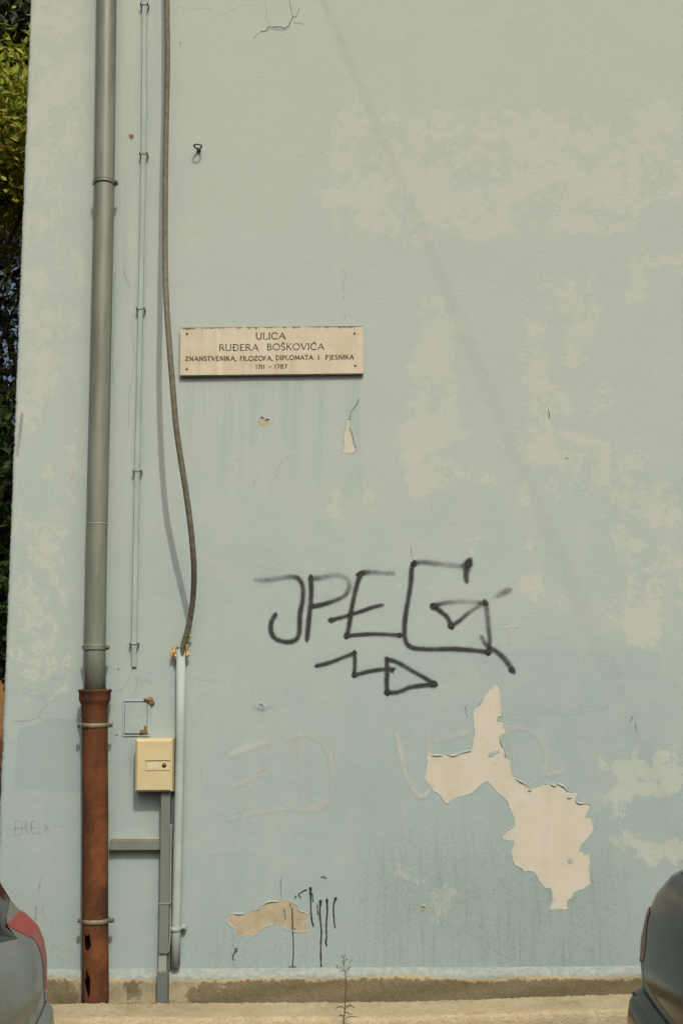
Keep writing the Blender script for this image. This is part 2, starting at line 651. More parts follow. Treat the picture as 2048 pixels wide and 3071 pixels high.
# left gable side (with a worn arris), roof line, back
side = []
for j in range(0, NZ):
    verts.append((XL - .004 + jit[j], .012, zs[j]))
for j in range(NZ - 1):
    faces.append((nb + j, int(idx[j, 0]), int(idx[j + 1, 0]), nb + j + 1))
b2 = len(verts)
for j in (0, NZ - 1):
    verts += [(XL - .004 + jit[j], .012, zs[j]), (XL - .004, DEPTH, zs[j]), (XR, DEPTH, zs[j]), (XR, 0, zs[j])]
faces += [(b2, b2 + 4, b2 + 5, b2 + 1), (b2 + 1, b2 + 5, b2 + 6, b2 + 2), (b2 + 2, b2 + 6, b2 + 7, b2 + 3), (b2 + 4, b2 + 7, b2 + 6, b2 + 5)]
building = thing("apartment_building", "pale blue rendered building wall with peeling paint and graffiti", "building", (XL, 0, 0))
me = bpy.data.meshes.new("wall")
me.from_pydata(verts, [], faces)


def sdf(poly, X, Z, margin=.25):
    """signed distance, positive inside; only near the polygon"""
    p = np.array([(v.x, v.z) for v in poly])
    out = np.full(X.shape, -margin)
    m = (X > p[:, 0].min() - margin) & (X < p[:, 0].max() + margin) & (Z > p[:, 1].min() - margin) & (Z < p[:, 1].max() + margin)
    x, z = X[m], Z[m]
    ins = np.zeros(x.shape, bool)
    d = np.full(x.shape, 9.0)
    for i in range(len(p)):
        a, b = p[i], p[(i + 1) % len(p)]
        e = b - a
        t = np.clip(((x - a[0]) * e[0] + (z - a[1]) * e[1]) / (e @ e + 1e-12), 0, 1)
        d = np.minimum(d, np.hypot(x - a[0] - t * e[0], z - a[1] - t * e[1]))
        c = ((a[1] > z) != (b[1] > z))
        with np.errstate(divide='ignore', invalid='ignore'):
            ins ^= c & (x < (b[0] - a[0]) * (z - a[1]) / (b[1] - a[1]) + a[0])
    out[m] = np.where(ins, d, -np.minimum(d, margin))
    return out


def field(polys, margin=.25):
    f = np.full(X.shape, -margin)
    for zone, pts in polys:
        f = np.maximum(f, sdf([W(zone, *q) for q in pts], X, Z, margin))
    return f


PALE = [
    ('r1', [(0, 60), (160, 70), (250, 60), (500, 40), (1020, 50), (1568, 30), (1568, 420), (1420, 470), (1300, 560), (1150, 640), (1060, 560), (950, 500), (860, 560), (780, 560), (700, 620), (560, 660), (480, 590), (400, 650), (300, 640), (170, 560), (60, 640), (0, 600)]),
    ('r1', [(390, 900), (490, 890), (560, 980), (550, 1100), (555, 1300), (560, 1495), (350, 1495), (370, 1250), (380, 1050)]),
    ('r2', [(345, 380), (530, 380), (545, 480), (500, 560), (515, 715), (360, 715), (345, 560)]),
    ('r1', [(880, 800), (960, 790), (980, 870), (960, 1010), (950, 1100), (880, 1260), (850, 1200), (870, 1000)]),
    ('r1', [(1000, 820), (1100, 800), (1120, 1000), (1110, 1190), (1060, 1160), (1040, 1000)]),
    ('r1', [(1150, 720), (1185, 760), (1190, 900), (1150, 1060), (1140, 900)]),
    ('r1', [(1330, 700), (1480, 690), (1568, 740), (1568, 820), (1440, 830), (1390, 910), (1330, 880)]),
    ('r2', [(840, 430), (1000, 420), (1120, 470), (1240, 470), (1240, 620), (1180, 700), (1080, 690), (1000, 720), (900, 660), (840, 560)]),
    ('r2', [(880, 220), (980, 210), (1040, 250), (1060, 330), (960, 400), (890, 330)]),
    ('r2', [(1180, 230), (1240, 210), (1230, 300), (1160, 370), (1150, 300)]),
    ('r2', [(1280, 490), (1350, 490), (1370, 580), (1320, 660), (1270, 600)]),
    ('r2', [(1260, 740), (1400, 700), (1568, 570), (1568, 820), (1470, 860), (1400, 820), (1300, 830)]),
    ('r2', [(1200, 820), (1300, 830), (1320, 930), (1430, 960), (1540, 1000), (1568, 1060), (1568, 1200), (1470, 1130), (1440, 1260), (1460, 1390), (1320, 1400), (1300, 1200), (1330, 1100), (1380, 1060), (1280, 960)]),
    ('r2', [(850, 1150), (900, 1090), (960, 1180), (930, 1250), (890, 1200)]),
    ('r2', [(1010, 1130), (1050, 1130), (1030, 1180)]),
    ('r2', [(680, 640), (725, 640), (720, 670), (680, 670)]), ('r2', [(540, 610), (600, 620), (605, 650), (545, 645)]),
    ('r2', [(860, 690), (880, 700), (850, 760), (830, 750)]), ('r2', [(860, 935), (890, 940), (885, 980), (860, 970)]),
    ('r2', [(0, 720), (60, 680), (100, 690), (90, 760), (30, 800), (0, 830)]), ('r2', [(150, 720), (200, 720), (225, 750), (190, 775), (150, 750)]),
    ('pz', [(1200, 500), (1350, 440), (1430, 420), (1568, 540), (1568, 680), (1430, 720), (1330, 730), (1270, 790), (1280, 850), (1350, 920), (1460, 930), (1568, 920), (1568, 990), (1400, 990), (1300, 940), (1230, 860), (1210, 700), (1250, 620)]),
    ('z6', [(1350, 310), (1450, 310), (1520, 335), (1510, 380), (1440, 395), (1380, 370)]), ('z6', [(1490, 60), (1530, 60), (1530, 150), (1500, 110)]),
    ('pz', [(280, 1190), (340, 1190), (300, 1310), (255, 1335), (265, 1250)]),
    ('g', [(850, 270), (1000, 260), (1010, 320), (900, 340)]), ('g', [(1240, 60), (1330, 70), (1300, 110), (1250, 90)]),
    ('q', [(90, 0), (200, 0), (190, 200), (150, 420), (140, 800), (120, 1100), (70, 1100), (60, 600)]),
]
pale = field(PALE)
pale[(X < XL + .32) & (Z > 1.5)] = np.maximum(pale[(X < XL + .32) & (Z > 1.5)], -.02)
pale = np.minimum(pale, .008)
pale = np.maximum(pale, np.minimum(field([PALE[1], PALE[2]] + [p for p in PALE if p[0] == 'pz']), .03))
blue = np.clip(field([('q', [(42, 1680), (110, 1650), (190, 1652), (190, 1820), (100, 1816), (34, 1808)])], .25) / .02 * .5 + .5, 0, 1)
qcol = lambda x: P((x, 1566)).x
zr = lambda y: P((784, y)).z
fade = np.clip((Z - zr(2250)) / (zr(900) - zr(2250)), 0, 1) * .55 + np.clip((Z - zr(1100)) / (zr(0) - zr(1100)), 0, 1) * .5
fade -= .10 * np.exp(-((X - qcol(1150)) / .7) ** 2) * (Z < zr(1500))
sm = lambda a, b, v: (lambda t: t * t * (3 - 2 * t))(np.clip((v - a) / (b - a), 0, 1))
grime = sm(zr(1830), zr(2050), Z) * sm(qcol(760), qcol(930), X) * sm(qcol(1480), qcol(1330), X)
grime = np.maximum(grime, .55 * sm(zr(1980), zr(2220), Z) * sm(qcol(420), qcol(520), X) * sm(qcol(1568), qcol(1480), X))
grime = np.maximum(grime, .45 * sm(zr(1950), zr(2150), Z) * sm(qcol(300), qcol(100), X))
streak = sm(zr(1240), zr(900), Z) * sm(zr(862), zr(868), Z) * sm(qcol(395), qcol(430), X) * sm(qcol(850), qcol(825), X)
streak = np.maximum(streak, .4 * sm(zr(1500), zr(2100), Z))
streak = np.maximum(streak, .8 * sm(qcol(200), qcol(225), X) * sm(qcol(345), qcol(318), X) * sm(zr(1500), zr(700), Z))
streak = np.maximum(streak, .25 * sm(qcol(230), qcol(200), X))
nextra = len(verts) - NX * NZ
for nm, arr, dv in (('pale', pale, -.2), ('blue', blue, 0.), ('fade', fade, .6), ('grime', grime, 0.), ('streak', streak, .2)):
    at = me.attributes.new(nm, 'FLOAT', 'POINT')
    at.data.foreach_set('value', np.concatenate([arr.reshape(-1), np.full(nextra, dv)]).astype(np.float32))
sm_flags = np.zeros(len(me.polygons), bool)
sm_flags[:len(quads)] = True
me.polygons.foreach_set('use_smooth', sm_flags)
wall = link_mesh("wall", me, M_WALL, building)

# plinth -------------------------------------------------------------
prof = [(0.002, Z0 + .004), (-.004, Z0), (-.022, Z0 - .020), (-.028, Z0 - .030), (-.030, Z0 - .045)]
zz = Z0 - .045
while zz > -.01:
    zz -= .02
    prof.append((-.030, zz))
pv, pf, drop = [], [], []
pxs = np.arange(XL - .02, 4.0, .012)
pxs = np.concatenate([pxs, [XR]])
for i, x in enumerate(pxs):
    for k, (y, z) in enumerate(prof):
        nz = .003 * math.sin(x * 9 + k) + random.gauss(0, .0016)
        pv.append((x, y - (nz if k > 1 else 0), z + (.006 * math.sin(x * 3.1) * math.sin(x * 7.7) if 0 < k < 5 else 0)))
        drop.append(Z0 - z + .004 * math.sin(x * 2.3 + 1) * math.sin(x * 5.9))
n = len(prof)
for i in range(len(pxs) - 1):
    for k in range(n - 1):
        pf.append((i * n + k, i * n + k + 1, (i + 1) * n + k + 1, (i + 1) * n + k))
pf.append(tuple(range(n)))
plinth = new_obj("plinth", pv, pf, M_PLINTH, building, True)
at = plinth.data.attributes.new('drop', 'FLOAT', 'POINT')
at.data.foreach_set('value', drop)

# kerb, road, garden ground -------------------------------------------
kv, kf = [], []
kxs = np.arange(-3.2, 3.6, .012)
kxs = np.concatenate([[-30, -8], kxs, [8, 30]])
kprof = [(-.168, -.19), (-.172, 0), (-.185, .001)] + [(-.185 - .022 * k, 0) for k in range(1, 10)] + [(-.398, -.002), (-.408, -.010), (-.413, -.03), (-.416, -.06), (-.420, -.192)]
for i, x in enumerate(kxs):
    xc = min(max(x, -3.2), 3.6)
    rise = .028 * float(sm(.1, 1.4, np.array(xc)))
    for k, (y, z) in enumerate(kprof):
        e = random.gauss(0, .0022)
        e2 = .004 * math.sin(xc * 5.3) * math.sin(xc * 13.1 + .4) + .003 * math.sin(xc * 41)
        base = ZK + z + (rise if 0 < k < len(kprof) - 1 else 0)
        if k == 0:
            kv.append((x, y, base))
        elif k < 11:
            kv.append((x, y + (e2 if k == 1 else 0), base + e * .9))
        else:
            kv.append((x, y + e2 + e, base + (e if z > -.1 else 0)))
n = len(kprof)
for i in range(len(kxs) - 1):
    for k in range(n - 1):
        kf.append((i * n + k, i * n + k + 1, (i + 1) * n + k + 1, (i + 1) * n + k))
kerb = new_obj("kerb", kv, kf, M_KERB, None, True)
tag(kerb, None, None, 'structure')
road = new_obj("road", [(-60, -60, 0), (60, -60, 0), (60, -.01, 0), (-60, -.01, 0)], [(0, 1, 2, 3)], M_ROAD)
tag(road, None, None, 'structure')
gv, gf = [], []
gx, gy = np.linspace(-40, 20, 61), np.concatenate([[-.02], np.linspace(.6, 12, 40), np.linspace(14, 300, 20)])
for yy in gy:
    for xx in gx:
        gv.append((xx * (1 + max(0, yy - 12) / 40), yy, .10 + (0 if yy < .1 else .03 * math.sin(xx * 1.3 + yy) * math.sin(yy * .9)) + .010 * max(0, yy)))
for j in range(len(gy) - 1):
    for i in range(len(gx) - 1):
        a = j * len(gx) + i
        gf.append((a, a + 1, a + 1 + len(gx), a + len(gx)))
ground = new_obj("ground", gv, gf, M_EARTH, None, True)
tag(ground, None, None, 'structure')


# ================================================================== MARKS ON THE WALL
DEC = [0]


def lift():
    DEC[0] += 1
    return .0012 + .00004 * (DEC[0] % 40)


def wpt(x, z, off):
    return (x, -float(rel(x, z)) - off, z)


PROFILE = [(-1.0, 0.0), (-.84, .09), (-.66, .22), (-.48, .45), (-.28, .76), (0, .93), (.28, .76), (.48, .45), (.66, .22), (.84, .09), (1.0, 0.0)]
HARD = [(-1.0, 0.0), (-.8, .9), (0, 1.0), (.8, .9), (1.0, 0.0)]


class Strokes:
    def __init__(s, profile=PROFILE):
        s.v, s.f, s.a, s.p = [], [], [], profile

    def stroke(s, zone, pts, width, alpha=1.0, n=5, wob=.0, round_ends=True):
        """pts: (x, y[, alpha[, width factor]]) in survey units; width is the half width in metres"""
        full = []
        for q in pts:
            w = W(zone, q[0], q[1])
            full.append((w.x, w.z, q[2] if len(q) > 2 else 1.0, q[3] if len(q) > 3 else 1.0))
        line = spline(full, n)
        if len(line) < 2:
            return
        # soft round ends
        if round_ends:
            for end in (0, -1):
                p, q = line[end], line[1 if end == 0 else -2]
                d = p[:2] - q[:2]
                L = np.hypot(*d) + 1e-9
                for k, ww in ((.45, .8), (.85, .35)):
                    e = p.copy()
                    e[:2] = p[:2] + d / L * width * p[3] * k
                    e[3] = p[3] * ww
                    if end == 0:
                        line.insert(0, e)
                    else:
                        line.append(e)
                    if k > .8:
                        e[2] *= .5
        off = lift()
        b, m = len(s.v), len(s.p)
        for i, c in enumerate(line):
            t = line[min(i + 1, len(line) - 1)][:2] - line[max(i - 1, 0)][:2]
            t = t / (np.hypot(*t) + 1e-9)
            nx, nz = -t[1], t[0]
            wv = width * max(.12, c[3]) * (1 + random.gauss(0, wob))
            dens = 1.0 if s.p is not PROFILE else .93 + .09 * math.sin(i * .37 + b) + .05 * math.sin(i * 1.3)
            for u, a in s.p:
                x, z = c[0] + nx * u * wv, c[1] + nz * u * wv
                s.v.append(wpt(x, z, off))
                s.a.append(max(0.0, min(1.0, a * c[2] * alpha * dens)))
        for i in range(len(line) - 1):
            for k in range(m - 1):
                s.f.append((b + i * m + k, b + i * m + k + 1, b + (i + 1) * m + k + 1, b + (i + 1) * m + k))

    def specks(s, zone, pts, width, per_m=260):
        for q0, q1 in zip(pts, pts[1:]):
            a_, b_ = W(zone, q0[0], q0[1]), W(zone, q1[0], q1[1])
            for _ in range(int((b_ - a_).length * per_m)):
                t = random.random()
                rr = abs(random.gauss(0, 1.0)) * width + width * .35
                th = random.uniform(0, 6.283)
                x, z = a_.x + (b_.x - a_.x) * t + rr * math.cos(th), a_.z + (b_.z - a_.z) * t + rr * math.sin(th)
                k = random.uniform(.0006, .0017)
                off = lift()
                n0 = len(s.v)
                for dx, dz in ((-k, 0), (0, -k), (k, 0), (0, k)):
                    s.v.append(wpt(x + dx, z + dz, off))
                    s.a.append(random.uniform(.35, .8))
                s.f.append((n0, n0 + 1, n0 + 2, n0 + 3))

    def dot(s, zone, x, y, r, alpha=1.0):
        w = W(zone, x, y)
        off = lift()
        b = len(s.v)
        s.v.append(wpt(w.x, w.z, off))
        s.a.append(alpha)
        rings = [(.35, .9), (.68, .42), (1.0, 0.0)]
        N = 14
        for rr, a in rings:
            for k in range(N):
                th = 6.283 * k / N
                s.v.append(wpt(w.x + r * rr * math.cos(th), w.z + r * rr * math.sin(th), off))
                s.a.append(a * alpha)
        for k in range(N):
            k2 = (k + 1) % N
            s.f.append((b, b + 1 + k, b + 1 + k2))
            for j in range(2):
                s.f.append((b + 1 + j * N + k, b + 1 + (j + 1) * N + k, b + 1 + (j + 1) * N + k2, b + 1 + j * N + k2))

    def obj(s, name, mat, label=None, parent=None):
        o = new_obj(name, s.v, s.f, mat, parent or wall, True)
        at = o.data.attributes.new('a', 'FLOAT', 'POINT')
        at.data.foreach_set('value', s.a)
        if label:
            o['label'] = label
        return o


GW = .0230
s = Strokes()
s.stroke('g', [(125, 243, .35, 1.3), (180, 243, .45, 1.3), (235, 236, .5, 1.3), (300, 226, .6, 1.2), (340, 236, .8, 1.1), (362, 280, .9), (362, 350), (348, 420), (346, 490), (341, 530), (325, 555), (290, 567), (250, 562), (215, 545), (197, 510), (197, 470), (207, 445), (216, 430)], GW)
s.specks('g', [(125, 243, .35, 1.3), (180, 243, .45, 1.3), (235, 236, .5, 1.3), (300, 226, .6, 1.2), (340, 236, .8, 1.1), (362, 280, .9), (362, 350), (348, 420), (346, 490), (341, 530), (325, 555), (290, 567), (250, 562), (215, 545), (197, 510), (197, 470), (207, 445), (216, 430)], GW)
s.obj("graffiti_letter", M_SPRAY, "black spray-painted letter J")
s = Strokes()
s.stroke('g', [(405, 232), (407, 290), (405, 350), (400, 400), (393, 470), (385, 548)], GW)
s.specks('g', [(405, 232), (407, 290), (405, 350), (400, 400), (393, 470), (385, 548)], GW)
s.stroke('g', [(410, 236, .9, 1.1), (450, 232, .55, 1.3), (500, 222, .4, 1.4), (560, 220, .4, 1.4), (598, 245, .45, 1.3), (604, 285, .5, 1.2), (580, 325, .7), (530, 350, .85), (470, 370), (418, 380)], GW)
s.specks('g', [(410, 236, .9, 1.1), (450, 232, .55, 1.3), (500, 222, .4, 1.4), (560, 220, .4, 1.4), (598, 245, .45, 1.3), (604, 285, .5, 1.2), (580, 325, .7), (530, 350, .85), (470, 370), (418, 380)], GW)
s.dot('g', 418, 380, .016)
s.obj("graffiti_letter", M_SPRAY, "black spray-painted letter P")
s = Strokes()
s.stroke('g', [(668, 210), (650, 250), (635, 310), (620, 380), (612, 430), (603, 490), (592, 535)], GW)
s.specks('g', [(668, 210), (650, 250), (635, 310), (620, 380), (612, 430), (603, 490), (592, 535)], GW)
s.stroke('g', [(660, 212, 1, 1.15), (700, 203, .65, 1.2), (760, 205, .5, 1.2), (825, 208, .48, 1.2)], GW)
s.specks('g', [(660, 212, 1, 1.15), (700, 203, .65, 1.2), (760, 205, .5, 1.2), (825, 208, .48, 1.2)], GW)
s.stroke('g', [(510, 453), (560, 440), (610, 425), (680, 402), (720, 388), (772, 375, .9)], GW * .85)
s.specks('g', [(510, 453), (560, 440), (610, 425), (680, 402), (720, 388), (772, 375, .9)], GW)
s.stroke('g', [(592, 535), (640, 530), (720, 525), (800, 527), (870, 532)], GW * .85)
s.specks('g', [(592, 535), (640, 530), (720, 525), (800, 527), (870, 532)], GW)
s.dot('g', 510, 453, .020)
s.dot('g', 592, 535, .020)
s.dot('g', 868, 531, .018)
s.obj("graffiti_letter", M_SPRAY, "black spray-painted letter E with slanted middle bar")
s = Strokes()
s.stroke('g', [(1216, 240, .75), (1214, 212, .9), (1220, 180, 1, 1.3), (1228, 155, 1, 1.4)], GW * 1.2)
s.specks('g', [(1216, 240, .75), (1214, 212, .9), (1220, 180, 1, 1.3), (1228, 155, 1, 1.4)], GW)
s.stroke('g', [(1220, 165, .85, 1.2), (1180, 170, .5, 1.3), (1120, 164, .46, 1.3), (1050, 156, .5, 1.3), (990, 150, .56, 1.25), (945, 155, .85, 1.1)], GW)
s.specks('g', [(1220, 165, .85, 1.2), (1180, 170, .5, 1.3), (1120, 164, .46, 1.3), (1050, 156, .5, 1.3), (990, 150, .56, 1.25), (945, 155, .85, 1.1)], GW)
s.stroke('g', [(942, 156), (930, 190), (927, 250), (915, 330), (903, 400), (895, 460), (893, 520), (901, 565), (925, 592), (970, 602), (1050, 605), (1130, 603), (1200, 606), (1270, 612), (1328, 620)], GW)
s.specks('g', [(942, 156), (930, 190), (927, 250), (915, 330), (903, 400), (895, 460), (893, 520), (901, 565), (925, 592), (970, 602), (1050, 605), (1130, 603), (1200, 606), (1270, 612), (1328, 620)], GW)
s.stroke('g', [(1332, 620), (1337, 560, .8), (1331, 490, .58, 1.2), (1325, 430, .58, 1.25), (1320, 385, .7, 1.2), (1312, 360, .9)], GW)
s.specks('g', [(1332, 620), (1337, 560, .8), (1331, 490, .58, 1.2), (1325, 430, .58, 1.25), (1320, 385, .7, 1.2), (1312, 360, .9)], GW)
s.stroke('g', [(1312, 365, .9), (1260, 360, .45, 1.2), (1180, 356, .45, 1.2), (1100, 363, .6), (1045, 380)], GW)
s.specks('g', [(1312, 365, .9), (1260, 360, .45, 1.2), (1180, 356, .45, 1.2), (1100, 363, .6), (1045, 380)], GW)
s.stroke('g', [(1045, 380), (1085, 410), (1118, 440), (1137, 485)], GW)
s.specks('g', [(1045, 380), (1085, 410), (1118, 440), (1137, 485)], GW)
s.stroke('g', [(1137, 485), (1180, 455, .9), (1230, 412, .55), (1290, 375, .42, 1.1), (1350, 345, .16, 1.2), (1380, 325, .42, 1.4), (1430, 300, .5, 1.6)], GW * .95)
s.specks('g', [(1137, 485), (1180, 455, .9), (1230, 412, .55), (1290, 375, .42, 1.1), (1350, 345, .16, 1.2), (1380, 325, .42, 1.4), (1430, 300, .5, 1.6)], GW)
s.stroke('g', [(1300, 550, .5, 1.2), (1322, 585, .8), (1370, 615, .85, 1.1), (1410, 650, .75, 1.2), (1440, 690, .8, 1.2), (1457, 715, .85, 1.2)], GW)
s.specks('g', [(1300, 550, .5, 1.2), (1322, 585, .8), (1370, 615, .85, 1.1), (1410, 650, .75, 1.2), (1440, 690, .8, 1.2), (1457, 715, .85, 1.2)], GW)
for x, y, r in ((1225, 158, .026), (1045, 381, .026), (1137, 482, .022), (1328, 618, .024), (1452, 712, .022), (940, 160, .02)):
    s.dot('g', x, y, r, .95)
s.obj("graffiti_letter", M_SPRAY, "large black spray-painted square letter G with inner hook")
s = Strokes()
s.stroke('g', [(440, 690), (500, 675), (560, 652), (630, 625)], GW * .85)
s.specks('g', [(440, 690), (500, 675), (560, 652), (630, 625)], GW)
s.stroke('g', [(632, 625), (634, 680), (631, 740)], GW * .85)
s.specks('g', [(632, 625), (634, 680), (631, 740)], GW)
s.stroke('g', [(633, 740), (700, 722), (760, 712), (835, 706, .8)], GW * .85)
s.specks('g', [(633, 740), (700, 722), (760, 712), (835, 706, .8)], GW)
s.stroke('g', [(800, 658), (803, 720), (800, 780), (803, 832)], GW * .95)
s.specks('g', [(800, 658), (803, 720), (800, 780), (803, 832)], GW)
s.stroke('g', [(805, 833), (860, 828), (920, 805), (980, 795), (1050, 790)], GW * .95)
s.specks('g', [(805, 833), (860, 828), (920, 805), (980, 795), (1050, 790)], GW)
s.stroke('g', [(1050, 786), (1000, 755, .85), (930, 715, .85), (860, 675), (815, 660)], GW * .95)
s.specks('g', [(1050, 786), (1000, 755, .85), (930, 715, .85), (860, 675), (815, 660)], GW)
s.dot('g', 828, 717, .016)
s.dot('g', 1046, 786, .024)
s.dot('g', 804, 830, .02)
s.dot('g', 632, 740, .017)
s.obj("graffiti_arrow", M_SPRAY, "black spray-painted zigzag arrow under the letters")

FW = .038
s = Strokes()
s.stroke('fz', [(225, 465, 1.2), (330, 425, 1.3), (455, 388, 1.2)], FW, 0.97)
s.stroke('fz', [(450, 395), (425, 470), (400, 560), (340, 700), (260, 890)], FW * .8, 0.64)
s.stroke('fz', [(235, 690), (330, 645), (480, 590)], FW * .8, 0.83)
s.stroke('fz', [(210, 905), (300, 885), (430, 855), (570, 838)], FW * .7, 0.83)
s.obj("graffiti_letter", M_FAINT, "faint washed-off pale letter Z")
s = Strokes()
s.stroke('fz', [(685, 350), (683, 500), (690, 650), (705, 840)], FW * .9, 0.76)
s.stroke('fz', [(600, 368), (700, 345), (790, 368), (850, 430), (888, 540), (898, 660), (870, 770), (800, 825), (700, 845), (620, 830)], FW * .9, 0.76)
s.obj("graffiti_letter", M_FAINT, "faint washed-off pale letter D beside the faint Z")
s = Strokes()
s.stroke('pz', [(78, 365), (100, 480), (130, 580), (170, 650), (210, 675), (240, 640)], .032, 0.97)
s.obj("graffiti_letter", M_FAINT, "faint washed-off pale letter U")
s = Strokes()
s.stroke('pz', [(240, 350), (240, 440)], .032, 0.78)
s.stroke('pz', [(285, 380), (350, 362), (440, 340)], .032, 0.87)
s.obj("graffiti_letter", M_FAINT, "fragment of a faint pale letter above the large bare patch")
s = Strokes()
s.stroke('pz', [(650, 312), (680, 450), (702, 570)], .032, 0.69)
s.stroke('pz', [(650, 315), (740, 320), (810, 370), (850, 450), (846, 530), (810, 580), (760, 612)], .03, 0.78)
s.stroke('pz', [(872, 560), (918, 550)], .03, 1.00)
s.obj("graffiti_letter", M_FAINT, "faint washed-off pale letter D touching the large bare patch")
s = Strokes()
s.stroke('r2', [(765, 1320), (822, 1314)], .014, 1.00)
s.stroke('r2', [(792, 1320), (786, 1390)], .014, 0.92)
s.obj("graffiti_letter", M_FAINT, "tiny faint pale letter T beside the square G")

s = Strokes(HARD)
for ln in ([(108, 1035), (100, 1130)], [(108, 1035), (146, 1032)], [(104, 1085), (140, 1080)], [(100, 1130), (146, 1124)], [(148, 1124), (162, 1038), (184, 1126)], [(152, 1090), (178, 1090)],
           [(176, 1036), (196, 1122), (218, 1040)], [(222, 1122), (214, 1045), (245, 1042)], [(216, 1082), (242, 1080)], [(222, 1122), (250, 1118)], [(266, 1042), (264, 1122), (290, 1118)], [(298, 1060), (318, 1078), (300, 1100), (328, 1072), (326, 1120)]):
    s.stroke('z4', ln, .0034, .27, 3)
s.obj("graffiti_scrawl", M_SCRAWL, "faint grey scratched scrawl low by the building corner")

# drips of black paint
DR = [([(742, 430), (745, 560), (750, 640), (762, 685)], 9), ([(810, 515), (805, 600), (815, 720), (811, 820), (813, 955)], 10), ([(852, 508), (855, 580), (848, 680), (850, 760), (845, 790), (850, 815)], 9),
      ([(911, 498), (897, 545), (898, 620), (905, 695)], 9), ([(618, 565), (622, 680), (628, 850), (622, 955)], 0), ([(718, 440), (665, 470), (674, 495)], 0), ([(640, 500), (645, 483)], 0), ([(755, 468), (758, 522)], 0),
      ([(787, 545), (793, 610)], 0), ([(238, 835), (236, 860), (221, 885), (223, 915)], 0), ([(250, 835), (246, 862)], 0), ([(816, 358), (830, 355), (845, 365)], 0)]
for ln, blob in DR:
    s = Strokes(HARD)
    s.stroke('z6', ln, .0040 if blob else .0030, .9, 4, .15)
    if blob:
        s.dot('z6', ln[0][0], ln[0][1] + 4, .0105)
        s.stroke('z6', [ln[0], ((ln[0][0] * 2 + ln[1][0]) / 3, (ln[0][1] * 2 + ln[1][1]) / 3)], .0062, .9, 3)
    s.obj("paint_drip", M_DRIP)
s = Strokes()
s.stroke('z6', [(600, 962), (640, 962)], .008, .8, 3)
s.obj("paint_drip", M_DRIP)


M_FLAKE = simple("flake of wall paint", C(158, 170, 156), .85, .15, 0, .08, 20)
M_LIP = simple("edge of old paint layers", C(164, 172, 157), .9, .1, 0, .14, 60)
# bare plaster where the paint has come off
def patch(zone, pts, mat, name, label=None, off=.0008, rough=.004, step=.03):
    P2 = [W(zone, *q) for q in pts]
    ring = []
    for i in range(len(P2)):
        a, b = P2[i], P2[(i + 1) % len(P2)]
        L = (b - a).length
        k = max(1, int(L / .012))
        for j in range(k):
            p = a.lerp(b, j / k)
            jx = random.gauss(0, rough * .5) if j else 0
            jz = random.gauss(0, rough * .5) if j else 0
            ring.append((p.x + jx, p.z + jz))
    xs_ = [p[0] for p in ring]
    zs_ = [p[1] for p in ring]
    pts2 = [Vector(p) for p in ring]
    edges = [(i, (i + 1) % len(ring)) for i in range(len(ring))]
    face = [list(range(len(ring)))]
    gxx = np.arange(min(xs_) + step, max(xs_), step)
    gzz = np.arange(min(zs_) + step, max(zs_), step)
    if len(gxx) and len(gzz):
        GX, GZ = np.meshgrid(gxx, gzz)
        sd = sdf([Vector((a, 0, b)) for a, b in ring], GX, GZ)
        for a, b in zip(GX[sd > .008], GZ[sd > .008]):
            pts2.append(Vector((a, b)))
    vo, eo, fo, *_ = delaunay_2d_cdt(pts2, edges, face, 1, 1e-6)
    vv = [wpt(v.x, v.y, off) for v in vo]
    ff = [tuple(f) if True else f for f in fo]
    o = new_obj(name, vv, ff, mat, wall, True)
    # face towards the street
    me_ = o.data
    if len(me_.polygons) and me_.polygons[0].normal.y > 0:
        me_.flip_normals()
    if label:
        o['label'] = label
    if mat is not M_FLAKE and len(ring) > 14:
        N = len(ring)
        area = sum(ring[i][0] * ring[(i + 1) % N][1] - ring[(i + 1) % N][0] * ring[i][1] for i in range(N))
        sg = 1 if area > 0 else -1
        lv, lf = [], []
        ph_ = [random.uniform(0, 6) for _ in range(3)]
        for i in range(N):
            a_, b_ = ring[i - 2], ring[(i + 2) % N]
            tx, tz = b_[0] - a_[0], b_[1] - a_[1]
            L = math.hypot(tx, tz) + 1e-9
            nx_, nz_ = sg * tz / L, -sg * tx / L
            w_ = .0035 + .0045 * max(0, math.sin(i * .31 + ph_[0]) * math.sin(i * .13 + ph_[1]))
            p_ = ring[i]
            hgt = .0024 + .0016 * math.sin(i * .47 + ph_[2])
            lv += [wpt(p_[0] - nx_ * .0008, p_[1] - nz_ * .0008, off), wpt(p_[0], p_[1], hgt), wpt(p_[0] + nx_ * w_, p_[1] + nz_ * w_, .0007)]
        for i in range(N):
            k_ = (i + 1) % N
            lf += [(3 * i, 3 * k_, 3 * k_ + 1, 3 * i + 1), (3 * i + 1, 3 * k_ + 1, 3 * k_ + 2, 3 * i + 2)]
        new_obj("paint_lip", lv, lf, M_LIP, wall, True)
    return ring


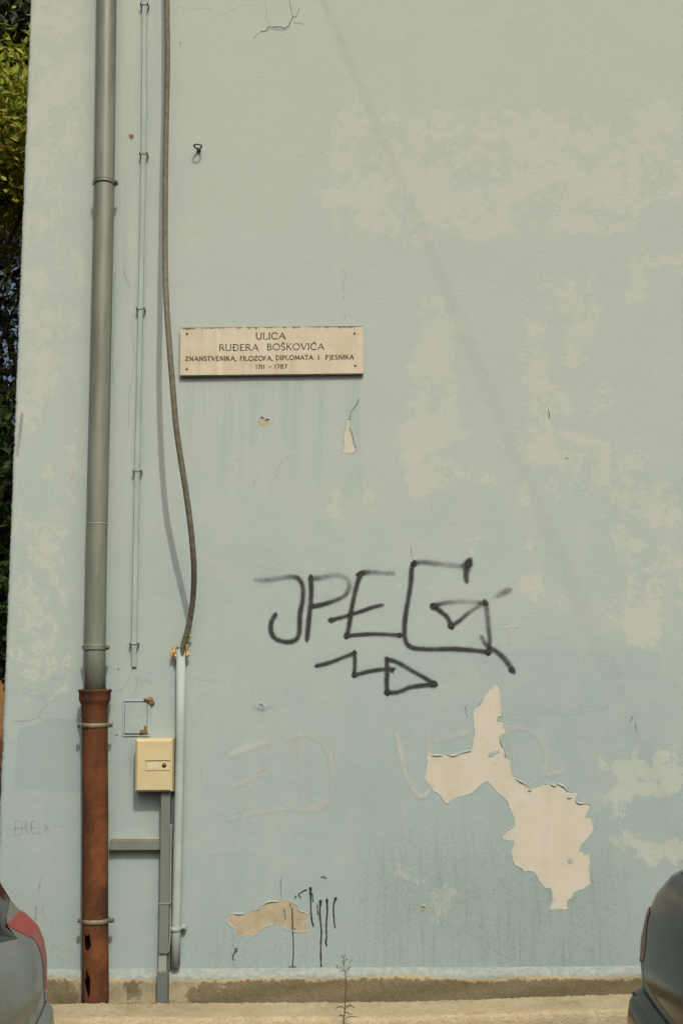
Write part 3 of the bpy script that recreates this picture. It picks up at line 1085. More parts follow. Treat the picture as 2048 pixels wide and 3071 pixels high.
MAIN = [(605, 88), (612, 170), (620, 215), (622, 255), (598, 262), (595, 275), (612, 285), (632, 283), (634, 320), (640, 345), (618, 350), (607, 360), (615, 395), (628, 420), (638, 450), (640, 470), (667, 490), (665, 530), (672, 560), (690, 580), (720, 598), (745, 615), (765, 640), (780, 635), (820, 622), (870, 612), (900, 620), (915, 610), (940, 622), (965, 650), (985, 655), (1015, 655), (1012, 670), (1000, 690), (1020, 710), (1055, 712), (1085, 722), (1075, 745), (1060, 770), (1055, 785), (1085, 792), (1088, 815), (1098, 840), (1085, 870), (1068, 895), (1050, 915), (1030, 935), (1022, 962), (1045, 970), (1050, 985), (1078, 980), (1082, 1010), (1078, 1050), (1084, 1085), (1080, 1115), (1085, 1130), (1060, 1150), (1020, 1165), (990, 1185), (985, 1205), (962, 1218), (962, 1245), (967, 1265), (915, 1262), (873, 1265), (890, 1215), (880, 1165), (875, 1152), (845, 1148), (830, 1130), (810, 1100), (795, 1075), (760, 1062), (740, 1070), (725, 1050), (690, 1035), (678, 1010), (672, 970), (685, 930), (686, 905), (655, 905), (620, 895), (635, 870), (660, 848), (685, 835), (688, 790), (670, 750), (650, 700), (625, 670), (590, 645), (565, 615), (545, 592), (515, 610), (490, 635), (465, 658), (430, 668), (390, 678), (360, 690), (340, 718), (325, 705), (305, 670), (280, 650), (250, 620), (220, 585), (225, 540), (235, 500), (225, 465), (252, 438), (258, 460), (310, 458), (360, 463), (420, 442), (460, 430), (472, 390), (480, 360), (475, 300), (470, 240), (490, 205), (510, 180), (530, 155), (555, 115), (580, 98)]
patch('pz', MAIN, M_CREAM, "peeled_patch", "large ragged bare cream plaster patch right of the faint letters")
patch('z6', [(180, 620), (230, 600), (295, 600), (340, 580), (390, 580), (420, 545), (460, 520), (530, 515), (595, 513), (630, 535), (660, 550), (660, 580), (700, 590), (735, 615), (728, 650), (695, 655), (690, 675), (730, 685), (740, 700), (715, 720), (650, 728), (600, 712), (560, 690), (515, 665), (480, 675), (430, 695), (400, 715), (385, 740), (360, 752), (340, 742), (290, 748), (245, 755), (240, 720), (258, 695), (210, 685), (190, 660)], M_TAN, "peeled_patch", "arched tan bare patch above the plinth with dark drips")
patch('z8', [(1212, 800), (1225, 805), (1230, 850), (1250, 910), (1258, 960), (1272, 990), (1265, 1015), (1240, 1030), (1185, 1025), (1195, 960), (1190, 920), (1205, 850)], M_CREAM, "peeled_patch", "small tear-shaped bare patch below the street plaque")
patch('z8', [(615, 815), (632, 785), (645, 780), (662, 800), (692, 795), (690, 825), (670, 850), (650, 845), (620, 835)], M_CHIP, "peeled_patch", "heart-shaped chip in the render below the plaque", rough=.006)
patch('z1', [(866, 905), (895, 902), (902, 920), (890, 938), (870, 928)], M_RUSTP, "peeled_patch")
patch('z3', [(488, 38), (497, 45), (490, 80), (482, 98), (473, 92), (482, 62)], M_CHIP, "peeled_patch")
patch('fz', [(395, 142), (412, 128), (428, 150), (410, 152)], M_CREAM, "peeled_patch")
patch('fz', [(360, 58), (370, 50), (376, 64), (366, 68)], M_CREAM, "peeled_patch")
patch('z6', [(1475, 590), (1490, 548), (1500, 540), (1518, 560), (1510, 580), (1480, 600)], M_TAN, "peeled_patch")
patch('pz', [(548, 465), (555, 450), (580, 440), (608, 432), (605, 445), (575, 465), (555, 470)], M_FLAKE, "paint_flake", None, .0030)
patch('pz', [(963, 1012), (968, 1003), (985, 1002), (992, 1012), (988, 1025), (970, 1028)], M_FLAKE, "paint_flake", None, .0030)

# lifted curls of paint along the torn edges
CURL = [('pz', [(255, 461), (310, 459)]), ('pz', [(350, 464), (395, 456)]), ('pz', [(395, 453), (430, 441), (460, 430), (472, 392)]), ('pz', [(607, 360), (615, 395), (628, 420)]), ('pz', [(636, 452), (640, 470)]),
        ('pz', [(690, 580), (720, 598), (745, 612)]), ('pz', [(757, 643), (777, 641)]), ('pz', [(875, 613), (905, 622)]), ('pz', [(910, 610), (940, 622), (965, 650)]), ('pz', [(963, 682), (986, 678)]),
        ('pz', [(1003, 695), (1020, 710), (1055, 712)]), ('pz', [(490, 205), (510, 182), (530, 155)]), ('z8', [(632, 786), (645, 780), (655, 792)]), ('z8', [(660, 802), (676, 795), (692, 796)]),
        ('z8', [(1228, 850), (1250, 910), (1258, 960), (1272, 990)]), ('z6', [(230, 600), (295, 600)]), ('z6', [(430, 538), (460, 520), (530, 515)]), ('fz', [(398, 140), (412, 128), (428, 150)]), ('z6', [(1490, 545), (1518, 550)])]
for zn, pts in CURL:
    line = spline([(W(zn, *q).x, W(zn, *q).z) for q in pts], 4)
    vv, ff = [], []
    for i, c in enumerate(line):
        e = math.sin(math.pi * min(max(i / (len(line) - 1), .12), .88))
        vv += [wpt(c[0], c[1] + .004, .0022), wpt(c[0], c[1] + .001, .0022 + .004 * e), wpt(c[0], c[1] - .003, .0022 + .005 * e + random.uniform(0, .002))]
    for i in range(len(line) - 1):
        ff += [(3 * i, 3 * i + 1, 3 * i + 4, 3 * i + 3), (3 * i + 1, 3 * i + 2, 3 * i + 5, 3 * i + 4)]
    new_obj("paint_flake", vv, ff, M_FLAKE, wall, True)

# cracks
CR = [('cz', [(300, 210), (340, 203), (346, 182), (420, 180), (460, 190), (490, 170), (500, 140), (515, 115), (535, 115)], .0036, .68), ('cz', [(350, 165), (330, 120), (335, 60), (320, 0)], .002, .55), ('cz', [(515, 115), (495, 40), (492, 0)], .002, .6),
      ('cz', [(530, 115), (555, 55)], .002, .6), ('cz', [(520, 155), (560, 158), (585, 165)], .0024, .6), ('cz', [(300, 210), (270, 235), (245, 258)], .0022, .6), ('cz', [(250, 30), (150, 40), (70, 95), (0, 105)], .0018, .45),
      ('z8', [(1290, 660), (1270, 710), (1240, 750), (1232, 800), (1215, 802)], .0024, .75), ('r1', [(40, 755), (52, 800), (42, 850), (50, 880), (38, 900)], .0018, .5), ('r1', [(55, 965), (45, 990)], .002, .4),
      ('z8', [(775, 1070), (745, 1150), (738, 1190)], .002, .55), ('z8', [(612, 1190), (580, 1240)], .002, .5), ('z8', [(1080, 760), (1055, 800)], .0016, .4), ('z8', [(1100, 135), (1125, 145)], .002, .5), ('z8', [(1200, 105), (1188, 140)], .0016, .4),
      ('z4', [(375, 225), (320, 245), (275, 300), (265, 340), (180, 365), (80, 380)], .002, .5), ('z4', [(320, 245), (290, 215), (220, 190), (90, 150)], .0015, .4), ('z4', [(265, 340), (330, 370), (380, 400)], .0015, .4), ('z3', [(290, 1350), (360, 1340), (400, 1315), (460, 1320)], .0018, .45),
      ('z3', [(360, 1340), (372, 1440), (340, 1500), (300, 1560)], .0015, .4), ('z3', [(290, 1350), (285, 1420)], .0015, .4), ('z4', [(890, 205), (915, 150), (915, 60)], .002, .55), ('z4', [(890, 62), (860, 90), (850, 130), (800, 155), (750, 165)], .002, .5),
      ('z4', [(930, 60), (945, 90), (1000, 85), (1020, 120)], .002, .5), ('r2', [(963, 340), (967, 380)], .0028, .7), ('r2', [(1040, 558), (1050, 561)], .003, .7), ('pz', [(428, 208), (434, 235), (440, 258)], .002, .6),
      ('pz', [(437, 208), (440, 200)], .002, .5), ('pz', [(1290, 287), (1302, 260)], .0032, .6), ('pz', [(1318, 295), (1326, 345)], .002, .6), ('z4', [(880, 480), (885, 540), (880, 640), (882, 720)], .002, .4), ('z4', [(780, 455), (792, 462)], .0035, .7),
      ('z3', [(792, 1360), (802, 1358)], .004, .7), ('z4', [(1300, 620), (1345, 660), (1355, 720), (1335, 800)], .0015, .35), ('z3', [(1245, 1400), (1330, 1425), (1420, 1430), (1500, 1438)], .0018, .4), ('z4', [(20, 860), (120, 850), (270, 905), (400, 890)], .0015, .4),
      ('g', [(930, 70), (933, 130)], .0018, .6), ('pz', [(640, 240), (780, 245), (900, 240), (1050, 235), (1200, 190)], .003, .22), ('z1', [(1170, 80), (1210, 45), (1300, 60), (1380, 55), (1420, 70)], .0018, .45), ('z1', [(1210, 300), (1213, 288)], .004, .6),
      ('z4', [(395, 1070), (425, 1068)], .004, .45), ('r2', [(436, 745), (441, 790)], .0024, .4), ('pz', [(1115, 815), (1118, 850)], .002, .45), ('pz', [(1232, 10), (1240, 50)], .002, .4)]
for zn, pts, w_, a_ in CR:
    s = Strokes(HARD)
    fine = []
    for i, q in enumerate(pts):
        fine.append(q)
        if i < len(pts) - 1:
            q2 = pts[i + 1]
            L = math.hypot(q2[0] - q[0], q2[1] - q[1])
            if L > 25:
                fine.append(((q[0] + q2[0]) / 2 + random.gauss(0, .07 * L), (q[1] + q2[1]) / 2 + random.gauss(0, .07 * L)))
    s.stroke(zn, fine, w_ * .9, a_ * (.62 if a_ < .6 else .85), 3, .2)
    s.obj("crack", M_CRACK)
s = Strokes()
s.stroke('cz', [(345, 195, .6, .7), (400, 196), (450, 202), (490, 190, .7, .7)], .017, .42, 4)  # soft grey stroke paints the shade inside the crack's recess
s.obj("crack", M_STAIN_SHADE, "painted recess shade along the open crack near the top of the wall")
for args in (
        ('fz', [(350, 160, .5), (420, 175), (480, 160, .5)], .022, .4),
        ('z6', [(545, 360, .7), (543, 430), (545, 500, .8)], .008, .5),
        ('z6', [(563, 575), (570, 600), (572, 632)], .008, .95),
        ('z6', [(605, 540), (608, 552)], .008, .8),
        ('z6', [(618, 700), (635, 704)], .009, .9),
        ('z2', [(150, 1225), (140, 1330), (120, 1480)], .02, .45),
        ('z2', [(790, 240), (770, 320), (775, 480), (760, 780), (765, 1000)], .006, .35),
        ('z2', [(830, 230), (850, 300), (870, 360)], .008, .35),
        ('z2', [(895, 550), (890, 700), (905, 850), (870, 1100), (865, 1300)], .005, .35),
        ('z5', [(275, 370, .6), (272, 430)], .008, .4),
        ('z5', [(250, 560), (243, 640)], .010, .4),
        ('z5', [(290, 560), (288, 600)], .006, .35),
        ):
    s = Strokes()
    s.stroke(*args)
    s.obj("stain", M_STAIN_SHADE)

# ================================================================== THINGS ON THE WALL
# --- upper downpipe
dp = [(246, 0), (241, 420), (232, 850), (223, 1250), (219, 1487), (219.4, 1600)]
PD = .100
line = [P(q, PD) for q in dp]
top = line[0] + (line[0] - line[1]).normalized() * ((HB - .3 - line[0].z) / (line[0] - line[1]).normalized().z)
pipe = thing("drainpipe", "grey metal downpipe running up the wall from the rusty pipe", "pipe", line[-1])
mb = MB()
mb.tube([top] + line, .0495, 40)
mb.obj("pipe", M_PIPE, pipe, True)


def at_pipe(qy, pts=dp, d=PD):
    for a, b in zip(pts, pts[1:]):
        if a[1] <= qy <= b[1]:
            t = (qy - a[1]) / (b[1] - a[1])
            return P((a[0] + (b[0] - a[0]) * t, qy), d)
    return P((pts[-1][0], qy), d)


def ring(mb_, c, r0, r1, h, n=40):
    vs, fs = [], []
    for k in range(n):
        th = 6.2832 * k / n
        for r, z in ((r0, -h / 2), (r1, -h / 2 + .001), (r1, h / 2 - .001), (r0, h / 2)):
            vs.append((c.x + r * math.cos(th), c.y + r * math.sin(th), c.z + z))
    for k in range(n):
        k2 = (k + 1) % n
        for j in range(4):
            j2 = (j + 1) % 4
            fs.append((k * 4 + j, k2 * 4 + j, k2 * 4 + j2, k * 4 + j2))
    mb_.add(vs, fs)


for qy in (420, 1487):
    c = at_pipe(qy)
    m1 = MB()
    ring(m1, c, .047, .0535, .026)
    o = m1.obj("clamp", M_PIPE, pipe, True)
    m2 = MB()
    ring(m2, c + Vector((0, 0, .008)), .050, .0555, .005)
    ring(m2, c - Vector((0, 0, .008)), .050, .0555, .005)
    m2.obj("clamp_rib", M_PIPE, o, True)
    m2 = MB()
    m2.box(c + Vector((.050, -.008, -.011)), c + Vector((.066, .008, .011)), .002)
    m2.obj("clamp_ear", M_PIPE, o)
    m2 = MB()
    m2.box(c + Vector((-.062, -.006, -.010)), c + Vector((-.050, .006, .010)), .002)
    m2.obj("clamp_ear", M_PIPE, o)
    m2 = MB()
    m2.tube([c + Vector((.060, -.018, 0)), c + Vector((.060, .016, 0))], .0065, 10)
    m2.obj("bolt", M_RUSTP, o, True)
    m2 = MB()
    m2.tube([c + Vector((0, .045, 0)), c + Vector((0, PD + .01, 0))], .006, 10)
    m2.obj("bracket_rod", M_IRON, o, True)
c = at_pipe(1204)
m1 = MB()
ring(m1, c, .048, .0508, .006)
m1.obj("joint", M_TRUNKL, pipe, True)

# --- lower rusty cast-iron pipe with broken holes
rp_top, rp_bot = P((219, 1583), PD), P((222, 2302), PD)
rp_bot.z = .004
rust = thing("cast_iron_pipe", "rusty brown cast-iron drainpipe foot with broken holes", "pipe", rp_bot)
RPR = .0590
H = rp_top.z - rp_bot.z
NS, NV = 108, 330


def zq(z_, y_):
    return W(z_, 650, y_, PD - .05).z


def hole(th, z):
    """broken-away areas: angle around the pipe (0 = street side, negative = left) and height"""
    def inside(poly):
        r = False
        for i in range(len(poly)):
            (x1, y1), (x2, y2) = poly[i], poly[i - 1]
            if (y1 > z) != (y2 > z) and th < (x2 - x1) * (z - y1) / (y2 - y1) + x1:
                r = not r
        return r
    return inside(HOLE1) or inside(HOLE2)


def ang(xz):           # x in z5 units -> angle on the pipe face
    return math.asin(max(-.97, min(.97, (xz - 651.0) / 86.0))) + .216


HOLE1 = [(ang(x), zq('z5', y)) for x, y in ((580, 712), (597, 718), (610, 705), (618, 750), (624, 785), (612, 805), (604, 825), (584, 812), (578, 760))]
HOLE2 = [(ang(x), zq('z5', y)) for x, y in ((591, 925), (602, 960), (616, 1000), (620, 1050), (618, 1090), (611, 1135), (600, 1120), (582, 1060), (580, 1015), (590, 1000))]
rv, rf = [], []
for j in range(NV + 1):
    t = j / NV
    z = rp_bot.z + (H - .10) * t
    cx = rp_bot.x + (rp_top.x - rp_bot.x) * (z - rp_bot.z) / H
    for k in range(NS):
        th = 2 * math.pi * k / NS
        rr = RPR + .0008 * math.sin(3 * th + z * 9) + random.gauss(0, .00025)
        rv.append((cx + rr * math.sin(th), rp_bot.y - rr * math.cos(th), z))
for j in range(NV):
    zc = rp_bot.z + (H - .10) * (j + .5) / NV
    for k in range(NS):
        th = 2 * math.pi * (k + .5) / NS
        th = th if th < math.pi else th - 2 * math.pi
        if zc < rp_bot.z + 1.0 and hole(th, zc):
            continue
        k2 = (k + 1) % NS
        rf.append((j * NS + k, j * NS + k2, (j + 1) * NS + k2, (j + 1) * NS + k))
o = new_obj("pipe", rv, rf, M_RUST, rust, True)
md = o.modifiers.new("wall thickness", 'SOLIDIFY')
md.thickness = .005
md.offset = -1
# bell socket (lathe)
bell = [(RPR, -.13), (RPR + .001, -.075), (RPR + .004, -.066), (RPR + .011, -.055), (RPR + .014, -.045), (RPR + .014, -.014), (RPR + .018, -.010), (RPR + .018, 0.0), (RPR + .012, .001), (RPR - .003, -.003), (RPR - .006, -.04)]
bv, bf = [], []
NB = 56
for k in range(NB):
    th = 2 * math.pi * k / NB
    for r, z in bell:
        bv.append((rp_top.x + r * math.sin(th), rp_top.y - r * math.cos(th), rp_top.z + z))
m_ = len(bell)
for k in range(NB):
    k2 = (k + 1) % NB
    for j in range(m_ - 1):
        bf.append((k * m_ + j, k2 * m_ + j, k2 * m_ + j + 1, k * m_ + j + 1))
new_obj("socket", bv, bf, M_RUST, rust, True)
for qy, sag in ((1665, .0), (2113, .0)):
    c = P((219 + (qy - 1640) * .0045, qy), PD)
    m1 = MB()
    ring(m1, c, RPR - .002, RPR + .004, .022, 48)
    o = m1.obj("clamp", M_CLAMP, rust, True)
    for sx in (-1, 1):
        m2 = MB()
        m2.box(c + Vector((sx * .070 - .013, -.004, -.011)), c + Vector((sx * .070 + .013, .004, .011)), .002)
        e = m2.obj("clamp_ear", M_CLAMP, o)
        m2 = MB()
        m2.tube([c + Vector((sx * .074, -.013, 0)), c + Vector((sx * .074, .012, 0))], .006, 8)
        m2.obj("bolt", M_IRON, o, True)
    m2 = MB()
    m2.tube([c + Vector((0, RPR - .004, 0)), c + Vector((0, PD + .01, 0))], .006, 8)
    m2.obj("bracket_rod", M_IRON, o, True)

# --- painted conductor strip with stand-off clips
ls = [(332, 0), (330, 350), (323, 710), (315, 1080), (308, 1480), (308.5, 1532)]
LD = .030
pts = [P(q, LD) for q in ls]
pts[-1] = P(ls[-1], .012)
strip = thing("lightning_conductor", "slim painted conductor strip on stand-off clips beside the downpipe", "conductor", pts[-1])
t0 = pts[0] + (pts[0] - pts[1]).normalized() * (HB - .4 - pts[0].z)
mb = MB()
allp = [t0] + pts
for a, b in zip(allp, allp[1:]):
    mb.bar(a, b, .023, .012, .003)
mb.obj("strip", M_PAINTED, strip)
for qy in (9, 352, 708, 1081, 1478):
    for a, b in zip(ls, ls[1:]):
        if a[1] <= qy <= b[1]:
            t = (qy - a[1]) / (b[1] - a[1])
            c = P((a[0] + (b[0] - a[0]) * t, qy), LD + .003)
    m1 = MB()
    m1.box(c + Vector((-.022, -.001, -.0025)), c + Vector((.022, .003, .0025)), .0008)
    o = m1.obj("clip", M_PAINTED, strip)
    for sx in (-1, 1):
        m2 = MB()
        m2.box(c + Vector((sx * .0185 - .0035, .0035, -.006)), c + Vector((sx * .0185 + .0035, .034, .006)), .001)
        m2.obj("clip_foot", M_PAINTED, o)
        m2 = MB()
        m2.tube([c + Vector((sx * .0185, -.005, .002)), c + Vector((sx * .0185, .0, .002))], .0034, 8)
        m2.obj("screw", M_SCREW, o, True)

# --- taped cable bowing out from the wall
cq = [(384, 0, .115), (385, 150, .135), (382, 300, .145), (380, 450, .165), (380, 600, .215), (383, 700, .29), (390, 800, .345), (398, 900, .36), (405, 980, .35), (415, 1050, .332), (426, 1120, .311), (437, 1200, .272), (444, 1270, .228), (446, 1320, .18), (443, 1380, .117), (435, 1430, .078), (425, 1470, .056), (418, 1495, .044), (416.5, 1540, .036)]
cl = [P((x, y), d) for x, y, d in cq]
up = [Vector((cl[0].x - .012, -.10, cl[0].z + .5)), Vector((cl[0].x - .03, -.06, cl[0].z + 1.6)), Vector((cl[0].x - .05, -.05, cl[0].z + 3.2)), Vector((cl[0].x - .06, -.03, HB - .5))]
cp = spline([tuple(v) for v in up[::-1] + cl], 6)
cab = thing("cable", "thick grey-brown taped cable bowing out from the wall into the conduit", "cable", cl[-1])
mb = MB()
mb.tube([Vector(v) for v in cp], .0135, 16)
mb.obj("sheath", M_CABLE, cab, True)

# --- painted conduit pipe with foam and strap
cd = thing("conduit", "pale blue painted conduit pipe with orange foam round its mouth", "pipe", P((403, 2226), .03))
mb = MB()
cpts = [P((416, 1484), .034), P((414.5, 1700), .034), P((409, 1950), .034), P((405, 2130), .034), P((403, 2219), .034)]
mb.tube(cpts, .0215, 28)
mb.obj("pipe", M_PAINTED, cd, True)
mb = MB()
ring(mb, cpts[0] + Vector((0, 0, -.004)), .014, .0235, .012, 24)
mb.obj("rim", M_TRUNKL, cd, True)


def lump(c, r, seed, n=2):
    bm = bmesh.new()
    bmesh.ops.create_icosphere(bm, subdivisions=n, radius=1.0)
    rs = random.Random(seed)
    ph = [rs.uniform(0, 6) for _ in range(6)]
    for v in bm.verts:
        k = 1 + .22 * math.sin(4 * v.co.x + ph[0]) + .2 * math.sin(5 * v.co.z + ph[1]) + .18 * math.sin(7 * v.co.y + ph[2])
        v.co = Vector((v.co.x * r[0] * k, v.co.y * r[1] * k, v.co.z * r[2] * k)) + c
    bm.verts.index_update()
    out = ([v.co.copy() for v in bm.verts], [[v.index for v in f.verts] for f in bm.faces])
    bm.free()
    return out


for i, (zn, x, y, r) in enumerate((('z3', 1172, 1240, (.010, .012, .020)), ('z3', 1180, 1272, (.009, .011, .017)), ('z3', 1162, 1255, (.008, .012, .014)), ('z3', 1270, 1138, (.014, .010, .007)), ('z3', 1262, 1170, (.009, .011, .010)), ('z3', 1256, 1215, (.008, .012, .022)), ('z3', 1262, 1262, (.010, .012, .016)))):
    m1 = MB()
    m1.add(*lump(W(zn, x, y, .036), r, i + 3))
    m1.obj("foam", M_FOAM, cd, True)
c = W('z5', 1182, 705, .034)
m1 = MB()
ring(m1, c, .020, .0245, .022, 32)
o = m1.obj("strap", M_PAINTED, cd, True)
m1 = MB()
m1.box(c + Vector((.022, -.002, -.006)), c + Vector((.048, .026, .018)), .005)
m1.obj("strap_ear", M_PAINTED, o, True)
m1 = MB()
m1.tube([c + Vector((.038, -.007, .006)), c + Vector((.038, .0, .006))], .007, 12)
m1.obj("screw", M_PAINTED, o, True)

# --- cream cabinet
BD = .100
A, B = W('z4', 913, 487, BD), W('z4', 1151, 838, BD)
cx, cz, bw, bh = (A.x + B.x) / 2, (A.z + B.z) / 2, B.x - A.x, A.z - B.z
box = thing("junction_cabinet", "cream plastic wall cabinet with small lock above grey trunking", "cabinet", (cx, 0, cz - bh / 2))
M_ = Matrix.Translation((cx, 0, cz)) @ Matrix.Rotation(R(-.3), 4, 'Y')
hw, hh = bw / 2, bh / 2


def frustum(mb_, hw0, hh0, y0, hw1, hh1, y1):
    vs = [M_ @ Vector((sx * a, y, sz * b)) for (a, b, y) in ((hw0, hh0, y0), (hw1, hh1, y1)) for sx, sz in ((-1, -1), (1, -1), (1, 1), (-1, 1))]
    mb_.add(vs, [(0, 1, 5, 4), (1, 2, 6, 5), (2, 3, 7, 6), (3, 0, 4, 7), (4, 5, 6, 7), (3, 2, 1, 0)])


m1 = MB()
frustum(m1, hw + .004, hh + .004, -.004, hw + .003, hh + .003, -.050)
m1.obj("case", M_BOX, box)
m1 = MB()
frustum(m1, hw + .003, hh + .003, -.052, hw + .002, hh + .002, -.088)
frustum(m1, hw + .002, hh + .002, -.0881, hw - .010, hh - .008, -BD)
lid = m1.obj("lid", M_BOX, box)
bv_ = lid.modifiers.new("soft edge", 'BEVEL')
bv_.width = .002
bv_.segments = 2
k = bw / (1151 - 913)
lx = lambda x: (x - 1032) * k
lz = lambda y: -(y - 662.5) * k
m1 = MB()
m1.box((lx(983), -BD - .003, lz(695)), (lx(1150) - .006, -BD + .002, lz(634)), .0012, M_)
pn = m1.obj("label_panel", M_BOX, lid)
m1 = MB()
m1.box((lx(981), -BD - .0042, lz(634.5)), (lx(1150) - .006, -BD + .002, lz(629.5)), .0003, M_)
m1.obj("finger_slot", M_SLOT, pn)
m1 = MB()
m1.box((lx(998), -BD - .0036, lz(682)), (lx(1068), -BD, lz(646)), .0003, M_)
m1.obj("label", M_LABEL, pn)
cc = M_ @ Vector((lx(1104), -BD, lz(662)))
m1 = MB()
m1.tube([cc + Vector((0, -.0005, 0)), cc + Vector((0, -.006, 0))], .0095, 20)
lk = m1.obj("lock", M_LOCK, pn, True)
m1 = MB()
m1.tube([cc + Vector((0, -.004, 0)), cc + Vector((0, -.0072, 0))], .0055, 16)
m1.obj("lock_barrel", M_LOCKI, pn, True)
m1 = MB()
for q in ((1008, 662), (1058, 663), (1033, 655)):
    m1.box((lx(q[0]) - .0012, -BD - .0041, lz(q[1]) - .0012), (lx(q[0]) + .0012, -BD - .003, lz(q[1]) + .0012), 0, M_)
m1.obj("label_print", M_SLOT, pn)

# --- grey cable trunking
tr = thing("cable_trunking", "grey vertical cable trunking dropping from the cabinet to the kerb", "trunking", W('z5', 1095, 1195, .05))
TD = .070
m1 = MB()
m1.bar(W('z4', 1114, 832, TD), W('z5', 1106, 535, TD), .0435, TD - .008, .003)
m1.obj("cover", M_TRUNK, tr)
m1 = MB()
m1.bar(W('z5', 1105, 537, TD), W('z5', 1099, 872, TD), .0430, TD - .008, .003)
m1.obj("cover", M_TRUNK, tr)
m1 = MB()
m1.bar(W('z5', 1095, 872, TD - .012), W('z5', 1089, 1000, TD - .012), .038, TD - .02, .002)
m1.obj("joint_piece", M_TRUNKL, tr)
m1 = MB()
pa, pb = W('z5', 1091, 997, TD + .004), W('z5', 1094, 1200, TD + .004)
pb.z = .004
m1.bar(pa, pb, .050, TD - .02, .003)
m1.obj("foot_cover", M_TRUNKD, tr)
m1 = MB()
m1.bar(W('z5', 1107, 531, TD + .003), W('z5', 1107, 538, TD + .003), .054, TD, .001)
m1.obj("strap", M_TRUNKL, tr)
m1 = MB()
m1.bar(W('z4', 1139, 838, .022), W('z5', 1122, 985, .022), .030, .020, .002)
m1.obj("back_channel", M_TRUNKD, tr)
m1 = MB()
cb = [W('z5', 1150, 0, .045), W('z5', 1148, 300, .045), W('z5', 1146, 600, .045), W('z5', 1144, 760, .046), W('z5', 1132, 865, .05)]
m1.tube([Vector(v) for v in spline([tuple(v) for v in cb], 5)], .0038, 8)
m1.obj("wire", M_TRUNKL, tr, True)

hb = thing("cable_trunking", "short horizontal grey trunking between rusty pipe and vertical trunking", "trunking", W('z5', 910, 175, .02))
m1 = MB()
a, b = W('z5', 738, 144, .045), W('z5', 1078, 146, .045)
m1.box((a.x, -.045, a.z - .0225), (b.x, -.003, a.z + .0225), .003)
m1.obj("cover", M_TRUNK, hb)
m1 = MB()
m1.box((a.x - .001, -.016, a.z + .0226), (b.x - .002, -.001, a.z + .030), .002)
m1.obj("mortar_bead", M_TAN, hb)

# --- painted-over inspection hatch
ht = thing("inspection_hatch", "small painted-over inspection hatch with rusty corners above the cabinet", "hatch", W('z4', 918, 450, 0))
a, b = W('z4', 847, 240), W('z4', 986, 446)
tl = R(-1.2)
Mh = Matrix.Translation(((a.x + b.x) / 2, 0, (a.z + b.z) / 2)) @ Matrix.Rotation(R(.8), 4, 'Y') @ Matrix.Rotation(R(2.2), 4, 'X')
w2, h2 = (b.x - a.x) / 2, (a.z - b.z) / 2
m1 = MB()
m1.box((-w2, -.013, -h2), (w2, -.003, h2), .002, Mh)
door = m1.obj("door", M_HATCHP, ht)
m1 = MB()
e = .009
Mf = Matrix.Translation(((a.x + b.x) / 2, 0, (a.z + b.z) / 2))
for lo, hi in (((-w2 - .014, -.006, h2 + .005), (w2 + .016, 0, h2 + .012)), ((-w2 - .012, -.005, -h2 - .014), (w2 + .016, 0, -h2 - .006)), ((-w2 - .013, -.005, -h2 - .006), (-w2 - .004, 0, h2 + .004)), ((w2 + .005, -.006, -h2 - .006), (w2 + .018, 0, h2 + .004))):
    m1.box(lo, hi, .003, Mf)
m1.obj("frame", M_HATCHP, ht)
m1 = MB()
m1.add(*lump(W('z4', 1002, 222, .006), (.021, .007, .014), 31))
m1.obj("rust_patch", M_RUSTP, ht, True)
m1 = MB()
m1.add(*lump(W('z4', 1020, 240, .006), (.011, .007, .015), 37))
m1.obj("rust_patch", M_RUSTP, ht, True)
m1 = MB()
m1.add(*lump(W('z4', 966, 436, .010), (.018, .005, .010), 33))
m1.obj("rust_patch", M_RUSTP, ht, True)
m1 = MB()
m1.add(*lump(W('z4', 978, 415, .010), (.007, .005, .016), 35))
m1.obj("rust_patch", M_RUSTP, ht, True)

# --- eye hook
ek = thing("eye_hook", "small rusty iron eye hook high on the wall beside the cable", "hook", W('z1', 1340, 1012))
c = W('z1', 1338, 1012)
lp = [(-.004, .01, 0), (-.006, -.012, 0), (-.016, -.035, .001), (-.019, -.052, .002), (-.012, -.061, .002), (0, -.064, .002), (.013, -.060, .002), (.019, -.050, .002), (.015, -.032, .001), (.006, -.012, 0), (.004, .01, 0)]
m1 = MB()
m1.tube([c + Vector(v) for v in spline(lp, 4)], .0042, 10)
m1.obj("eye", M_IRON, ek, True)
m1 = MB()
m1.tube([c + Vector((0, .01, 0)), c + Vector((0, -.014, 0))], .011, 12)
m1.obj("stem", M_IRON, ek, True)

# --- street plaque
PT = .026
TL, TR, BL, BR = P((413.5, 752.5), PT), P((834, 747.5), PT), P((413.5, 862), PT), P((834, 858.5), PT)
cen = (TL + TR + BL + BR) / 4
ux = ((TR - TL) + (BR - BL)).normalized()
uz = Vector((-ux.z, 0, ux.x))
pw = ((TR - TL).length + (BR - BL).length) / 2
ph = ((TL - BL).length + (TR - BR).length) / 2
Mp = Matrix.Translation(cen) @ Matrix((ux, Vector((0, 1, 0)), uz)).transposed().to_4x4()
pq = thing("street_plaque", "tan stone street-name plaque with engraved dark lettering", "plaque", (cen.x, 0, cen.z - ph / 2))
bm = bmesh.new()
bmesh.ops.create_cube(bm, size=1)
for v in bm.verts:
    v.co = Vector((v.co.x * pw, v.co.y * .022 + .011, v.co.z * ph))
bmesh.ops.bevel(bm, geom=list(bm.edges), offset=.0025, segments=2, affect='EDGES')
bmesh.ops.subdivide_edges(bm, edges=[e for e in bm.edges if e.calc_length() > .2], cuts=12, use_grid_fill=True)
bm.verts.index_update()
tops = [ph / 2 - v.co.z for v in bm.verts]
